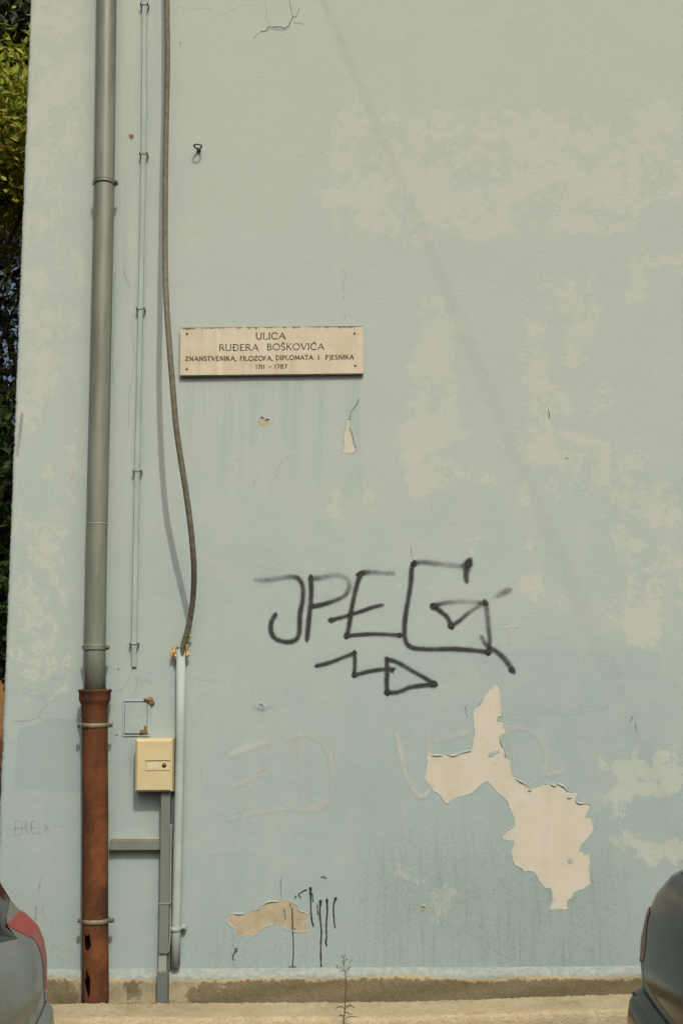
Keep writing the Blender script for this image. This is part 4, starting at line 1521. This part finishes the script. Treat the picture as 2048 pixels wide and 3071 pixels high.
slab = new_obj("slab", [Mp @ v.co for v in bm.verts], [[v.index for v in f.verts] for f in bm.faces], M_STONE, pq)
bm.free()
at = slab.data.attributes.new('top', 'FLOAT', 'POINT')
at.data.foreach_set('value', tops)
Mpi = Mp.inverted()


def arc(cx_, cy_, rx, ry, a0, a1, n=12):
    return [(cx_ + rx * math.cos(R(a0 + (a1 - a0) * i / n)), cy_ + ry * math.sin(R(a0 + (a1 - a0) * i / n))) for i in range(n + 1)]


def sf(x, y, w=.12):
    return ([(x - w, y), (x + w, y)], .45)


GL = {
    'U': (.80, [([(.08, 1)] + arc(.38, .32, .30, .32, 180, 360) + [(.68, 1)], 1), sf(.08, 1), sf(.68, 1)]),
    'L': (.60, [([(.1, 1), (.1, 0), (.55, 0), (.57, .14)], 1), sf(.1, 1)]),
    'I': (.26, [([(.13, 1), (.13, 0)], 1.15), sf(.13, 1), sf(.13, 0)]),
    'C': (.86, [(arc(.48, .5, .42, .5, 45, 315, 20), 1), ([(.79, .86), (.80, .70)], .6)]),
    'A': (.86, [([(.05, 0), (.43, 1)], .7), ([(.43, 1), (.81, 0)], 1.2), ([(.20, .34), (.66, .34)], .7), sf(.05, 0, .1), sf(.81, 0, .1)]),
    'R': (.74, [([(.12, 1), (.12, 0)], 1.1), ([(.12, .98), (.36, .98)] + arc(.36, .745, .22, .235, 90, -90, 10) + [(.12, .51)], .8), ([(.34, .5), (.72, 0)], 1.1), sf(.12, 0), ([(.0, 1), (.12, 1)], .45)]),
    'D': (.84, [([(.14, 1), (.14, 0)], 1.1), ([(.14, .99), (.34, .99)] + arc(.34, .5, .43, .49, 90, -90, 16) + [(.14, .01)], .85), ([(.02, 1), (.14, 1)], .45), ([(.02, 0), (.14, 0)], .45)]),
    'E': (.60, [([(.12, 1), (.12, 0)], 1.1), ([(.12, .98), (.52, .98), (.53, .88)], .7), ([(.12, .52), (.44, .52)], .7), ([(.12, .02), (.54, .02), (.56, .13)], .7), ([(.0, 1), (.12, 1)], .45), ([(.0, 0), (.12, 0)], .45)]),
    'B': (.68, [([(.12, 1), (.12, 0)], 1.1), ([(.12, .98), (.34, .98)] + arc(.34, .765, .2, .215, 90, -90, 10) + [(.12, .55)], .8), ([(.34, .55)] + arc(.36, .285, .25, .265, 90, -90, 10) + [(.12, .02)], .9)]),
    'O': (1.0, [(arc(.5, .5, .44, .49, 0, 360, 26), .95)]),
    'S': (.60, [(arc(.30, .745, .22, .245, 30, 270, 14) + arc(.30, .25, .24, .25, 90, -150, 14), .95)]),
    'K': (.74, [([(.12, 1), (.12, 0)], 1.1), ([(.16, .48), (.62, 1)], .7), ([(.26, .58), (.70, 0)], 1.1), sf(.12, 0, .1), sf(.12, 1, .1), sf(.62, 1, .08)]),
    'V': (.82, [([(.05, 1), (.41, 0)], 1.15), ([(.41, 0), (.77, 1)], .7), sf(.05, 1, .1), sf(.77, 1, .1)]),
    'Z': (.72, [([(.08, .86), (.08, .98), (.64, .98)], .75), ([(.64, .98), (.06, .02)], 1.1), ([(.06, .02), (.66, .02), (.66, .15)], .75)]),
    'N': (.84, [([(.12, 0), (.12, 1)], .75), ([(.12, 1), (.72, 0)], 1.15), ([(.72, 0), (.72, 1)], .75), sf(.12, 0, .1), sf(.72, 1, .1)]),
    'T': (.70, [([(.35, 1), (.35, 0)], 1.1), ([(.03, .86), (.05, .98), (.65, .98), (.67, .86)], .75), sf(.35, 0)]),
    'F': (.56, [([(.12, 1), (.12, 0)], 1.1), ([(.12, .98), (.52, .98), (.53, .87)], .7), ([(.12, .52), (.44, .52)], .7), sf(.12, 0)]),
    'P': (.64, [([(.12, 1), (.12, 0)], 1.1), ([(.12, .98), (.34, .98)] + arc(.34, .72, .24, .26, 90, -90, 10) + [(.12, .46)], .85), sf(.12, 0)]),
    'M': (.98, [([(.10, 0), (.16, 1)], .8), ([(.16, 1), (.49, .12)], 1.1), ([(.49, .12), (.82, 1)], .75), ([(.82, 1), (.88, 0)], 1.1), sf(.10, 0, .09), sf(.88, 0, .09)]),
    'J': (.40, [([(.28, 1), (.28, .08)] + arc(.08, .06, .20, .24, 0, -110, 8), 1.05), sf(.26, 1)]),
    ',': (.24, [([(.13, .08), (.13, 0), (.05, -.18)], 1.3)]),
    '1': (.34, [([(.17, 1), (.17, 0)], 1.1), ([(.05, .88), (.17, .99)], .7), sf(.17, 0, .1)]),
    '7': (.58, [([(.06, .86), (.06, .98), (.54, .98)], .8), ([(.54, .98), (.22, 0)], 1.1)]),
    '8': (.60, [(arc(.30, .75, .19, .235, 0, 360, 18), .9), (arc(.30, .265, .25, .265, 0, 360, 18), .95)]),
    '-': (.70, [([(.08, .45), (.62, .45)], .8)]),
}
GL['Đ'] = (GL['D'][0], GL['D'][1] + [([(-.03, .52), (.36, .52)], .75)])
GL['Š'] = (GL['S'][0], GL['S'][1] + [([(.14, 1.26), (.30, 1.10), (.46, 1.26)], .7)])
GL['Ć'] = (GL['C'][0], GL['C'][1] + [([(.42, 1.10), (.60, 1.30)], .9)])


def text_line(words, cap, thick):
    """words: (string, x0, x1, baseline y at centre) in z8 survey units"""
    mb_ = MB()
    li = 0
    for wd, x0, x1, yb in words:
        a_, b_ = Mpi @ W('z8', x0, yb, PT), Mpi @ W('z8', x1, yb, PT)
        capm = cap * .00072
        adv = sum(GL[ch][0] for ch in wd) + .10 * (len(wd) - 1)
        sx = (b_.x - a_.x) / max(adv - .06, .1)
        if len(wd) == 1 and wd == 'I':
            sx = capm
        x = a_.x
        for ch in wd:
            w_, strokes = GL[ch]
            for line, tk in strokes:
                li += 1
                pts_ = [(x + px * sx, a_.z + py * capm) for px, py in line]
                hwid = thick * tk / 2
                dy = -.0006 - .00004 * (li % 12)
                vs, fs = [], []
                for i, p in enumerate(pts_):
                    q0, q1 = pts_[max(i - 1, 0)], pts_[min(i + 1, len(pts_) - 1)]
                    t = Vector((q1[0] - q0[0], q1[1] - q0[1]))
                    if t.length < 1e-9:
                        t = Vector((1, 0))
                    t.normalize()
                    vs += [Mp @ Vector((p[0] - t.y * hwid, dy, p[1] + t.x * hwid)), Mp @ Vector((p[0] + t.y * hwid, dy, p[1] - t.x * hwid))]
                for i in range(len(pts_) - 1):
                    fs.append((2 * i, 2 * i + 1, 2 * i + 3, 2 * i + 2))
                mb_.add(vs, fs)
            x += (w_ + .10) * sx
    return mb_.obj("lettering", M_LETTER, slab)


text_line([("ULICA", 600, 795, 263)], 45, .0052)['label'] = "engraved word ULICA"
text_line([("RUĐERA", 352, 614, 341), ("BOŠKOVIĆA", 673, 1054, 336)], 45, .0046)['label'] = "engraved words RUĐERA BOŠKOVIĆA"
text_line([("ZNANSTVENIKA,", 125, 468, 409), ("FILOZOFA,", 493, 712, 407), ("DIPLOMATA", 733, 981, 402), ("I", 1017, 1028, 400), ("PJESNIKA", 1065, 1254, 399)], 31, .0046)['label'] = "engraved line ZNANSTVENIKA, FILOZOFA, DIPLOMATA I PJESNIKA"
text_line([("1711", 598, 658, 462), ("-", 683, 706, 461), ("1787", 724, 807, 460)], 29, .0042)['label'] = "engraved years 1711 – 1787"
for x, y in ((138, 226), (1262, 224), (136, 463), (1266, 440)):
    c = W('z8', x, y, PT)
    m1 = MB()
    m1.tube([c + Vector((0, .004, 0)), c + Vector((0, -.003, 0))], [.0062, .0050], 14)
    m1.obj("screw", M_SCREW, pq, True)

# ================================================================== WEED
wd = thing("weed", "thin green weed growing from the foot of the kerb", "plant", (W('w', 800, 2012, .435).x, -.435, 0))
WDp = .435
ss = [(790, 245), (795, 400), (815, 600), (840, 750), (845, 1000), (825, 1400), (815, 1700), (800, 2012)]
sp = [W('w', x, y, WDp) for x, y in ss] + [Vector((W('w', 800, 2012, WDp).x, -WDp, 0))]
m1 = MB()
m1.tube([Vector(v) for v in spline([tuple(v) for v in sp], 5)], [.0012 + .0018 * i / 40 for i in range(41)], 8)
st = m1.obj("stem", M_WEED, wd, True)
at = st.data.attributes.new('tone', 'FLOAT', 'POINT')
at.data.foreach_set('value', [.5] * len(st.data.vertices))
LEAVES = [[(800, 1610), (740, 1570), (660, 1565), (590, 1600), (515, 1670)], [(830, 1580), (900, 1530), (980, 1530), (1060, 1575), (1100, 1585)], [(820, 1650), (850, 1600), (910, 1560), (975, 1600)], [(810, 1740), (860, 1710), (930, 1740), (1020, 1780)],
          [(800, 1820), (740, 1785), (680, 1780), (650, 1840), (640, 1920)], [(830, 1880), (900, 1830), (1000, 1815), (1190, 1825)], [(825, 1440), (750, 1440), (725, 1500), (735, 1550)], [(830, 1400), (865, 1430), (880, 1500)], [(835, 1000), (820, 900), (830, 850)],
          [(840, 760), (780, 720), (740, 680)], [(830, 700), (870, 640), (885, 560)], [(815, 640), (720, 610), (640, 550)], [(810, 600), (760, 560), (690, 520)], [(820, 640), (890, 560), (930, 480), (950, 380), (975, 310)], [(900, 570), (950, 540), (1000, 515)], [(800, 480), (760, 430), (755, 380)],
          [(800, 420), (830, 370), (860, 320)], [(810, 560), (835, 480), (840, 430)], [(795, 300), (770, 225), (765, 200)], [(795, 290), (825, 240), (840, 200)], [(940, 420), (1000, 350), (1020, 320)], [(860, 620), (900, 590), (920, 560)], [(850, 1990), (870, 1960), (850, 1930)]]
for li, L_ in enumerate(LEAVES):
    sgn = random.choice((-1, 1))
    ln = spline([tuple(W('w', x, y, WDp + sgn * .012 * i)) for i, (x, y) in enumerate(L_)], 4)
    vs, fs = [], []
    for i, p in enumerate(ln):
        t = i / (len(ln) - 1)
        w_ = .0021 * math.sin(math.pi * (.15 + .85 * t)) + .0004
        if li > 8:
            w_ *= .7
        vs += [Vector(p) + Vector((0, -w_ * .6, w_)), Vector(p) + Vector((0, .001, 0)), Vector(p) + Vector((0, w_ * .6, -w_))]
    for i in range(len(ln) - 1):
        fs += [(3 * i, 3 * i + 1, 3 * i + 4, 3 * i + 3), (3 * i + 1, 3 * i + 2, 3 * i + 5, 3 * i + 4)]
    o = new_obj("leaf", vs, fs, M_WEED, wd, True)
    at = o.data.attributes.new('tone', 'FLOAT', 'POINT')
    at.data.foreach_set('value', [random.uniform(.1, .7)] * len(vs))
for x, y, r in ((610, 530, .005), (690, 530, .0035), (745, 255, .003), (710, 350, .0025), (760, 385, .003), (895, 555, .003), (865, 310, .005), (780, 210, .0025), (835, 210, .0025), (630, 490, .003)):
    m1 = MB()
    m1.add(*lump(W('w', x, y, WDp), (r, r, r * 1.1), int(x), 1))
    o = m1.obj("bud", M_WEED, wd, True)
    at = o.data.attributes.new('tone', 'FLOAT', 'POINT')
    at.data.foreach_set('value', [random.uniform(.4, 1)] * len(m1.v))


# ================================================================== CARS
def interp(levels, z, i):
    zs_ = [l[0] for l in levels]
    return float(np.interp(z, zs_, [l[i] for l in levels]))


class Car:
    """body as a stack of rounded plan outlines; rear at x = 0, nose towards +x, centre line y = 0"""

    def __init__(s, levels, crown=.05):
        s.l, s.crown = levels, crown

    def pt(s, t, z, sgn, off=0.0):
        xr, xf, w, rc, fc = (interp(s.l, z, i) for i in range(1, 6))

        def raw(t):
            cr = s.crown
            if t <= 1:
                y = (w - rc) * t
                return Vector((xr + cr * (y / w) ** 2, y, z))
            if t <= 2:
                th = (t - 1) * math.pi / 2
                e = xr + cr * ((w - rc) / w) ** 2
                return Vector((e + rc * 1.1 * (1 - math.cos(th)), w - rc + rc * math.sin(th), z))
            if t <= 3:
                x0 = xr + cr * ((w - rc) / w) ** 2 + rc * 1.1
                return Vector((x0 + (xf - fc - x0) * (t - 2), w, z))
            if t <= 4:
                th = (t - 3) * math.pi / 2
                return Vector((xf - fc + fc * math.sin(th), w - fc * (1 - math.cos(th)) * .8, z))
            y = (w - .8 * fc) * (5 - t)
            return Vector((xf + .04 * (1 - (y / w) ** 2) - .0, y, z))
        p = raw(t)
        if off:
            q1, q0 = raw(min(5, t + .01)), raw(max(0, t - .01))
            d = q1 - q0
            n_ = Vector((-d.y, d.x, 0))
            if n_.length > 1e-9:
                n_.normalize()
                p = p + n_ * off
        return Vector((p.x, p.y * sgn, p.z))

    def body(s, zs_, ts):
        vs, fs = [], []
        loop = [(t, 1) for t in ts] + [(t, -1) for t in reversed(ts)][1:-1]
        n_ = len(loop)
        for z in zs_:
            vs += [s.pt(t, z, g) for t, g in loop]
        for j in range(len(zs_) - 1):
            for k_ in range(n_):
                k2 = (k_ + 1) % n_
                fs.append((j * n_ + k_, (j + 1) * n_ + k_, (j + 1) * n_ + k2, j * n_ + k2))
        b_ = (len(zs_) - 1) * n_
        fs.append(tuple(b_ + k_ for k_ in reversed(range(n_))))
        fs.append(tuple(range(n_)))
        return vs, fs

    def patch(s, poly, sgn, off=.004, nt=40, nz=36):
        """skin over the body inside polygon poly in (t, z)"""
        t0_, t1_ = min(p[0] for p in poly), max(p[0] for p in poly)
        z0_, z1_ = min(p[1] for p in poly), max(p[1] for p in poly)

        def span(z):
            xs_ = []
            for i in range(len(poly)):
                (a0, b0), (a1, b1) = poly[i - 1], poly[i]
                if (b0 <= z < b1) or (b1 <= z < b0):
                    xs_.append(a0 + (a1 - a0) * (z - b0) / (b1 - b0))
            return (min(xs_), max(xs_)) if xs_ else None
        vs, fs = [], []
        rows = []
        for j in range(nz + 1):
            z = z0_ + 1e-4 + (z1_ - z0_ - 2e-4) * j / nz
            sp_ = span(z)
            rows.append([s.pt(sp_[0] + (sp_[1] - sp_[0]) * k_ / nt, z, sgn, off * min(1.0, .25 + 3 * min(k_, nt - k_) / nt)) for k_ in range(nt + 1)])
        for r_ in rows:
            vs += r_
        for j in range(nz):
            for k_ in range(nt):
                a_ = j * (nt + 1) + k_
                q_ = (a_, a_ + nt + 1, a_ + nt + 2, a_ + 1)
                fs.append(q_ if sgn > 0 else tuple(reversed(q_)))
        return vs, fs


def build_car(name, label, car, paint, loc, heading, zs_, lamp, lampside, glassrear, sides, seams, wheels, headz):
    M_c = Matrix.Translation(loc) @ Matrix.Rotation(heading, 4, 'Z')
    root = thing(name, label, "car", loc)
    ts = [i / 7 for i in range(7)] + [1 + i / 10 for i in range(10)] + [2 + i / 24 for i in range(24)] + [3 + i / 8 for i in range(8)] + [4 + i / 6 for i in range(7)]

    def put(nm, vf, mat, parent=root, smooth=True):
        return new_obj(nm, [M_c @ Vector(v) for v in vf[0]], vf[1], mat, parent, smooth)
    body = put("body", car.body(zs_, ts), paint)
    for g in (-1, 1):
        tl_ = put("tail_light", car.patch(lamp, g, .006), M_LAMP)
        if lampside:
            put("clear_lens", car.patch(lampside, g, .0085, 16, 8), M_LAMPW, tl_)
        put("headlight", car.patch([(3.2, headz), (4.2, headz), (4.2, headz + .10), (3.3, headz + .12)], g, .006), M_LAMPW)
        for w_ in sides:
            put("side_window", car.patch(w_, g, .005, 16, 10), M_GLASS)
    for poly in glassrear[:1]:
        v1, f1 = car.patch(poly, 1, .004, 16, 14)
        v2, f2 = car.patch(poly, -1, .004, 16, 14)
        put("rear_window", (v1 + v2, f1 + [tuple(i + len(v1) for i in f) for f in f2]), M_GLASS)
    poly = glassrear[1]
    v1, f1 = car.patch(poly, 1, .004, 16, 14)
    v2, f2 = car.patch(poly, -1, .004, 16, 14)
    put("windscreen", (v1 + v2, f1 + [tuple(i + len(v1) for i in f) for f in f2]), M_GLASS)
    for line, w_ in seams:
        for g in (-1, 1):
            vs, fs = [], []
            ln = spline(line, 8)
            for i, p in enumerate(ln):
                q0, q1 = ln[max(i - 1, 0)], ln[min(i + 1, len(ln) - 1)]
                a_, b_ = car.pt(q0[0], q0[1], g), car.pt(q1[0], q1[1], g)
                tdir = (b_ - a_).normalized()
                c_ = car.pt(p[0], p[1], g, .0035)
                nrm = (car.pt(p[0], p[1], g, .01) - car.pt(p[0], p[1], g, 0.0001)).normalized()
                sd = tdir.cross(nrm).normalized() * w_
                vs += [c_ - sd, c_ + sd]
            for i in range(len(ln) - 1):
                fs.append((2 * i, 2 * i + 1, 2 * i + 3, 2 * i + 2))
            put("panel_gap", (vs, fs), M_TRIM)
    for wx, wr, wy in wheels:
        for g in (-1, 1):
            def disc(r, y0, y1, n_=36):
                mbx = MB()
                mbx.tube([Vector((wx, g * y0, wr)), Vector((wx, g * y1, wr))], r, n_, True, Vector((0, 0, 1)))
                return mbx.v, mbx.f
            wl = put("wheel_arch", disc(wr + .05, wy - .2, wy + .004), M_TRIM, root, False)
            ty = put("wheel", disc(wr, wy - .19, wy + .014), M_TYRE, root, False)
            put("rim", disc(wr * .66, wy, wy + .018), M_RIM, ty, False)
    return root


# left: silver-grey hatchback, nose pointing away to the left
LV = [(.15, .10, 3.92, .76, .20, .30), (.21, .03, 3.98, .84, .22, .34), (.30, .00, 4.02, .865, .22, .36), (.44, .00, 4.02, .87, .22, .36), (.490, .006, 4.0, .868, .22, .36), (.508, .018, 3.99, .865, .21, .36), (.520, .030, 3.98, .860, .20, .36),
      (.66, .038, 3.93, .862, .20, .40), (.720, .050, 3.82, .855, .20, .42), (.765, .066, 3.6, .838, .20, .40), (.800, .092, 3.35, .808, .19, .36), (.838, .125, 3.1, .776, .18, .32), (.895, .165, 2.95, .754, .17, .30), (1.07, .25, 2.72, .71, .16, .28), (1.25, .36, 2.42, .65, .15, .26), (1.37, .47, 2.15, .59, .15, .25), (1.42, .60, 1.95, .52, .16, .22), (1.445, .85, 1.75, .40, .14, .18)]
car1 = Car(LV, .10)
zl = sorted(set([l[0] for l in LV] + [.25, .37, .47, .58, .69, .745, .785, .82, .865, 1.0, 1.16, 1.3]))
LOC1 = Vector((-.932, -2.07, 0))
build_car("parked_car", "silver-grey parked hatchback, its red tail light next to the rusty pipe", car1, M_CARG, LOC1, math.pi, zl,
          [(1.95, .515), (1.0, .52), (.97, .61), (.935, .69), (.86, .752), (.68, .806), (.62, .838), (1.2, .828), (1.85, .795), (2.10, .70)], [(1.9, .517), (1.0, .521), (.978, .56), (1.9, .548)],
          [[(0, .802), (.59, .797), (.62, .842), (1.25, .836), (1.4, .90), (1.4, 1.33), (0, 1.33)], [(4.25, .95), (5, .95), (5, 1.38), (4.25, 1.38)]],
          [[(2.14, .88), (2.46, .88), (2.46, 1.32), (2.34, 1.29)], [(2.48, .88), (2.88, .90), (2.78, 1.32), (2.48, 1.32)]],
          [([(0, .525), (.5, .525), (1.0, .521), (1.6, .51), (2.04, .50)], .003), ([(2.47, .30), (2.47, .60), (2.47, .92)], .003), ([(2.20, .45), (2.16, .7), (2.15, .92)], .003)],
          [(.72, .30, .845), (3.25, .30, .845)], .62)

# right: dark saloon, nose pointing away to the right
DV = [(.15, .12, 4.30, .78, .20, .30), (.21, .03, 4.36, .85, .21, .34), (.31, .00, 4.40, .875, .21, .36), (.45, .00, 4.40, .88, .21, .36), (.500, .010, 4.38, .878, .20, .36), (.525, .030, 4.36, .872, .18, .36), (.538, .060, 4.35, .866, .16, .36),
      (.62, .058, 4.25, .868, .16, .40), (.70, .064, 4.2, .862, .17, .42), (.79, .080, 4.05, .848, .18, .40), (.87, .108, 3.7, .820, .20, .36), (.935, .150, 3.4, .775, .20, .32), (.975, .20, 3.2, .71, .20, .30), (.998, .29, 3.1, .65, .18, .30), (1.012, .56, 3.05, .60, .18, .28),
      (1.04, .74, 2.98, .70, .2, .28), (1.22, 1.06, 2.65, .66, .2, .26), (1.38, 1.41, 2.35, .60, .2, .25), (1.43, 1.58, 2.15, .52, .2, .22), (1.45, 1.76, 2.0, .36, .12, .12)]
car2 = Car(DV, .05)
zl2 = sorted(set([l[0] for l in DV] + [.26, .38, .48, .58, .66, .745, .83, .90, .955, .987, 1.005, 1.12, 1.3]))
LOC2 = Vector((.942, -2.07, 0))
build_car("parked_car", "dark green-grey parked saloon at the kerb, boot towards the grey car", car2, M_CARD, LOC2, 0.0, zl2,
          [(1.95, .640), (1.02, .632), (.955, .655), (.95, .70), (1.04, .81), (2.02, .81), (2.03, .66)], None,
          [[(0, 1.05), (1.35, 1.05), (1.35, 1.35), (0, 1.35)], [(4.25, 1.05), (5, 1.05), (5, 1.35), (4.25, 1.35)]],
          [[(2.05, 1.05), (2.46, 1.05), (2.46, 1.35), (2.25, 1.33)], [(2.5, 1.05), (2.85, 1.05), (2.78, 1.35), (2.5, 1.35)]],
          [([(0, .541), (.4, .541), (.8, .541), (.985, .543)], .007), ([(.985, .545), (.985, .58), (.99, .63)], .0035), ([(1.03, .528), (1.3, .515), (2.03, .50)], .003), ([(0, .965), (.5, .962), (.9, .957), (1.2, .955)], .003), ([(2.47, .30), (2.47, .60), (2.47, .90)], .003)],
          [(.95, .31, .86), (3.55, .31, .86)], .62)


# ================================================================== TREES
def make_tree(name, label, base, height, crown_c, crown_r, nleaf, leafsize, mat, limbs, seed, clumps=60):
    rs = np.random.default_rng(seed)
    rd = random.Random(seed)
    root = thing(name, label, "tree", base)
    base = Vector(base)
    cc_ = Vector(crown_c)
    mbx = MB()
    mid = base.lerp(Vector((cc_.x, cc_.y, base.z + height * .55)), .6) + Vector((rd.uniform(-.2, .2), rd.uniform(-.2, .2), 0))
    trunk = spline([tuple(base), tuple(mid), (cc_.x, cc_.y, cc_.z), (cc_.x + .1, cc_.y, cc_.z + crown_r[2] * .7)], 6)
    rad = [.03 + .15 * (1 - i / (len(trunk) - 1)) ** 1.2 for i in range(len(trunk))]
    mbx.tube([Vector(p) for p in trunk], rad, 12)
    mbx.obj("trunk", M_BARK, root, True)
    mbx = MB()
    ctr = []
    for i in range(clumps):
        v = rs.normal(size=3)
        v /= np.linalg.norm(v)
        v *= rs.uniform(.25, 1.0) ** .5
        ctr.append(np.array(cc_) + v * np.array(crown_r))
    for i in range(limbs):
        e = Vector(ctr[i % len(ctr)])
        a_ = Vector(trunk[min(len(trunk) - 2, 5 + (i * 3) % 11)])
        m_2 = a_.lerp(e, .5) + Vector((rd.uniform(-.25, .25), rd.uniform(-.25, .25), rd.uniform(-.1, .3)))
        ln = spline([tuple(a_), tuple(m_2), tuple(e)], 5)
        mbx.tube([Vector(p) for p in ln], [.045 - .037 * k_ / (len(ln) - 1) for k_ in range(len(ln))], 6)
    mbx.obj("limb", M_BARK, root, True)
    ctr = np.array(ctr)
    ci = rs.integers(0, len(ctr), nleaf)
    sp_ = .16 * float(np.mean(crown_r)) + .12
    pos = ctr[ci] + rs.normal(0, sp_, (nleaf, 3)) * np.array([1, 1, .7])
    d1 = rs.normal(size=(nleaf, 3)) + np.array([0, -.2, -.5])
    d1 /= np.linalg.norm(d1, axis=1)[:, None]
    d2 = np.cross(d1, rs.normal(size=(nleaf, 3)))
    d2 /= np.linalg.norm(d2, axis=1)[:, None]
    nn = np.cross(d1, d2)
    L_ = leafsize * rs.uniform(.6, 1.3, nleaf)[:, None]
    wv = .24 * L_
    v0, v3 = pos, pos + d1 * L_
    v1 = pos + d1 * L_ * .45 + d2 * wv + nn * L_ * .08
    v2 = pos + d1 * L_ * .45 - d2 * wv + nn * L_ * .08
    V = np.stack([v0, v1, v3, v2], 1).reshape(-1, 3)
    ar = np.arange(nleaf) * 4
    F = np.concatenate([np.stack([ar, ar + 1, ar + 2], 1), np.stack([ar, ar + 2, ar + 3], 1)])
    me_ = bpy.data.meshes.new("crown")
    me_.from_pydata(V.tolist(), [], F.tolist())
    tone = np.clip(rs.normal(.4, .22, len(ctr))[ci] + rs.normal(0, .18, nleaf), 0, 1)
    at_ = me_.attributes.new('tone', 'FLOAT', 'POINT')
    at_.data.foreach_set('value', np.repeat(tone, 4).astype(np.float32))
    link_mesh("crown", me_, mat, root)
    return root


make_tree("tree", "tree with yellow-green autumn leaves beside the building corner", (-4.6, 3.4, .15), 7, (-3.5, 3.6, 6.2), (1.5, 1.2, .50), 30000, .075, M_LEAF_Y, 30, 21, 120)
make_tree("tree", "dark evergreen tree behind the autumn tree, sky showing through it", (-4.4, 7.2, .17), 8, (-4.1, 7.0, 4.9), (1.9, 1.6, 3.3), 15000, .12, M_LEAF_D, 46, 5, 120)
make_tree("tree", "tall dark tree closing the gap above the autumn leaves", (-6.2, 9.5, .2), 12, (-5.0, 9.5, 10.2), (2.6, 2.0, 2.6), 30000, .14, M_LEAF_D, 44, 9, 150)
make_tree("shrub_tree", "low glossy green shrub tree beside the building corner", (-3.7, 4.6, .15), 3.4, (-3.25, 4.5, 3.0), (1.0, .9, 1.3), 8000, .12, M_LEAF_G, 22, 13, 60)

pl = thing("grey_stand_in", "grey rounded pillar standing in for a vehicle-like shape under the trees", "pillar", (-3.9, 6.2, .15))  # pillar form stands in for an unclear grey vehicle-like shape
m1 = MB()
pr = [(.36, 0), (.36, 1.35), (.34, 1.55), (.28, 1.68), (.16, 1.76), (.02, 1.79)]
m1.tube([Vector((-3.95, 6.2, .12 + z)) for r, z in pr], [r for r, z in pr], 28, True, Vector((0, -1, 0)))
m1.obj("shaft", M_PILLAR, pl, True)

# ================================================================== OVERHEAD CABLE (its soft shadow crosses the wall) AND ITS POLE
A_ = P((752, 0))
d0 = 3.3
anchor = Vector((A_.x - .42 * d0, 0, A_.z + 1.07 * d0))
far = Vector((anchor.x + .68 * 15, -15.0, anchor.z - .1))
oc = thing("overhead_cable", "black overhead cable crossing the street from the wall to a pole", "cable", anchor)
m1 = MB()
m1.tube([anchor.lerp(far, i / 30) - Vector((0, 0, .06 * math.sin(math.pi * i / 30))) for i in range(31)], .0032, 8)
m1.obj("wire", M_WIRE, oc, True)
m1 = MB()
m1.tube([anchor + Vector((0, .06, 0)), anchor + Vector((0, -.05, 0))], .03, 12)
m1.obj("anchor", M_IRON, oc, True)
po = thing("utility_pole", "tall grey wooden utility pole across the street", "pole", (far.x, far.y - .12, 0))
m1 = MB()
m1.tube([Vector((far.x, far.y - .12, -.05)), Vector((far.x, far.y - .12, far.z + .6))], [.14, .10], 20)
m1.obj("post", M_POLE, po, True)
m1 = MB()
m1.tube([far + Vector((0, -.04, -.05)), far + Vector((0, .01, .05))], .03, 10)
m1.obj("insulator", M_TRUNKL, po, True)
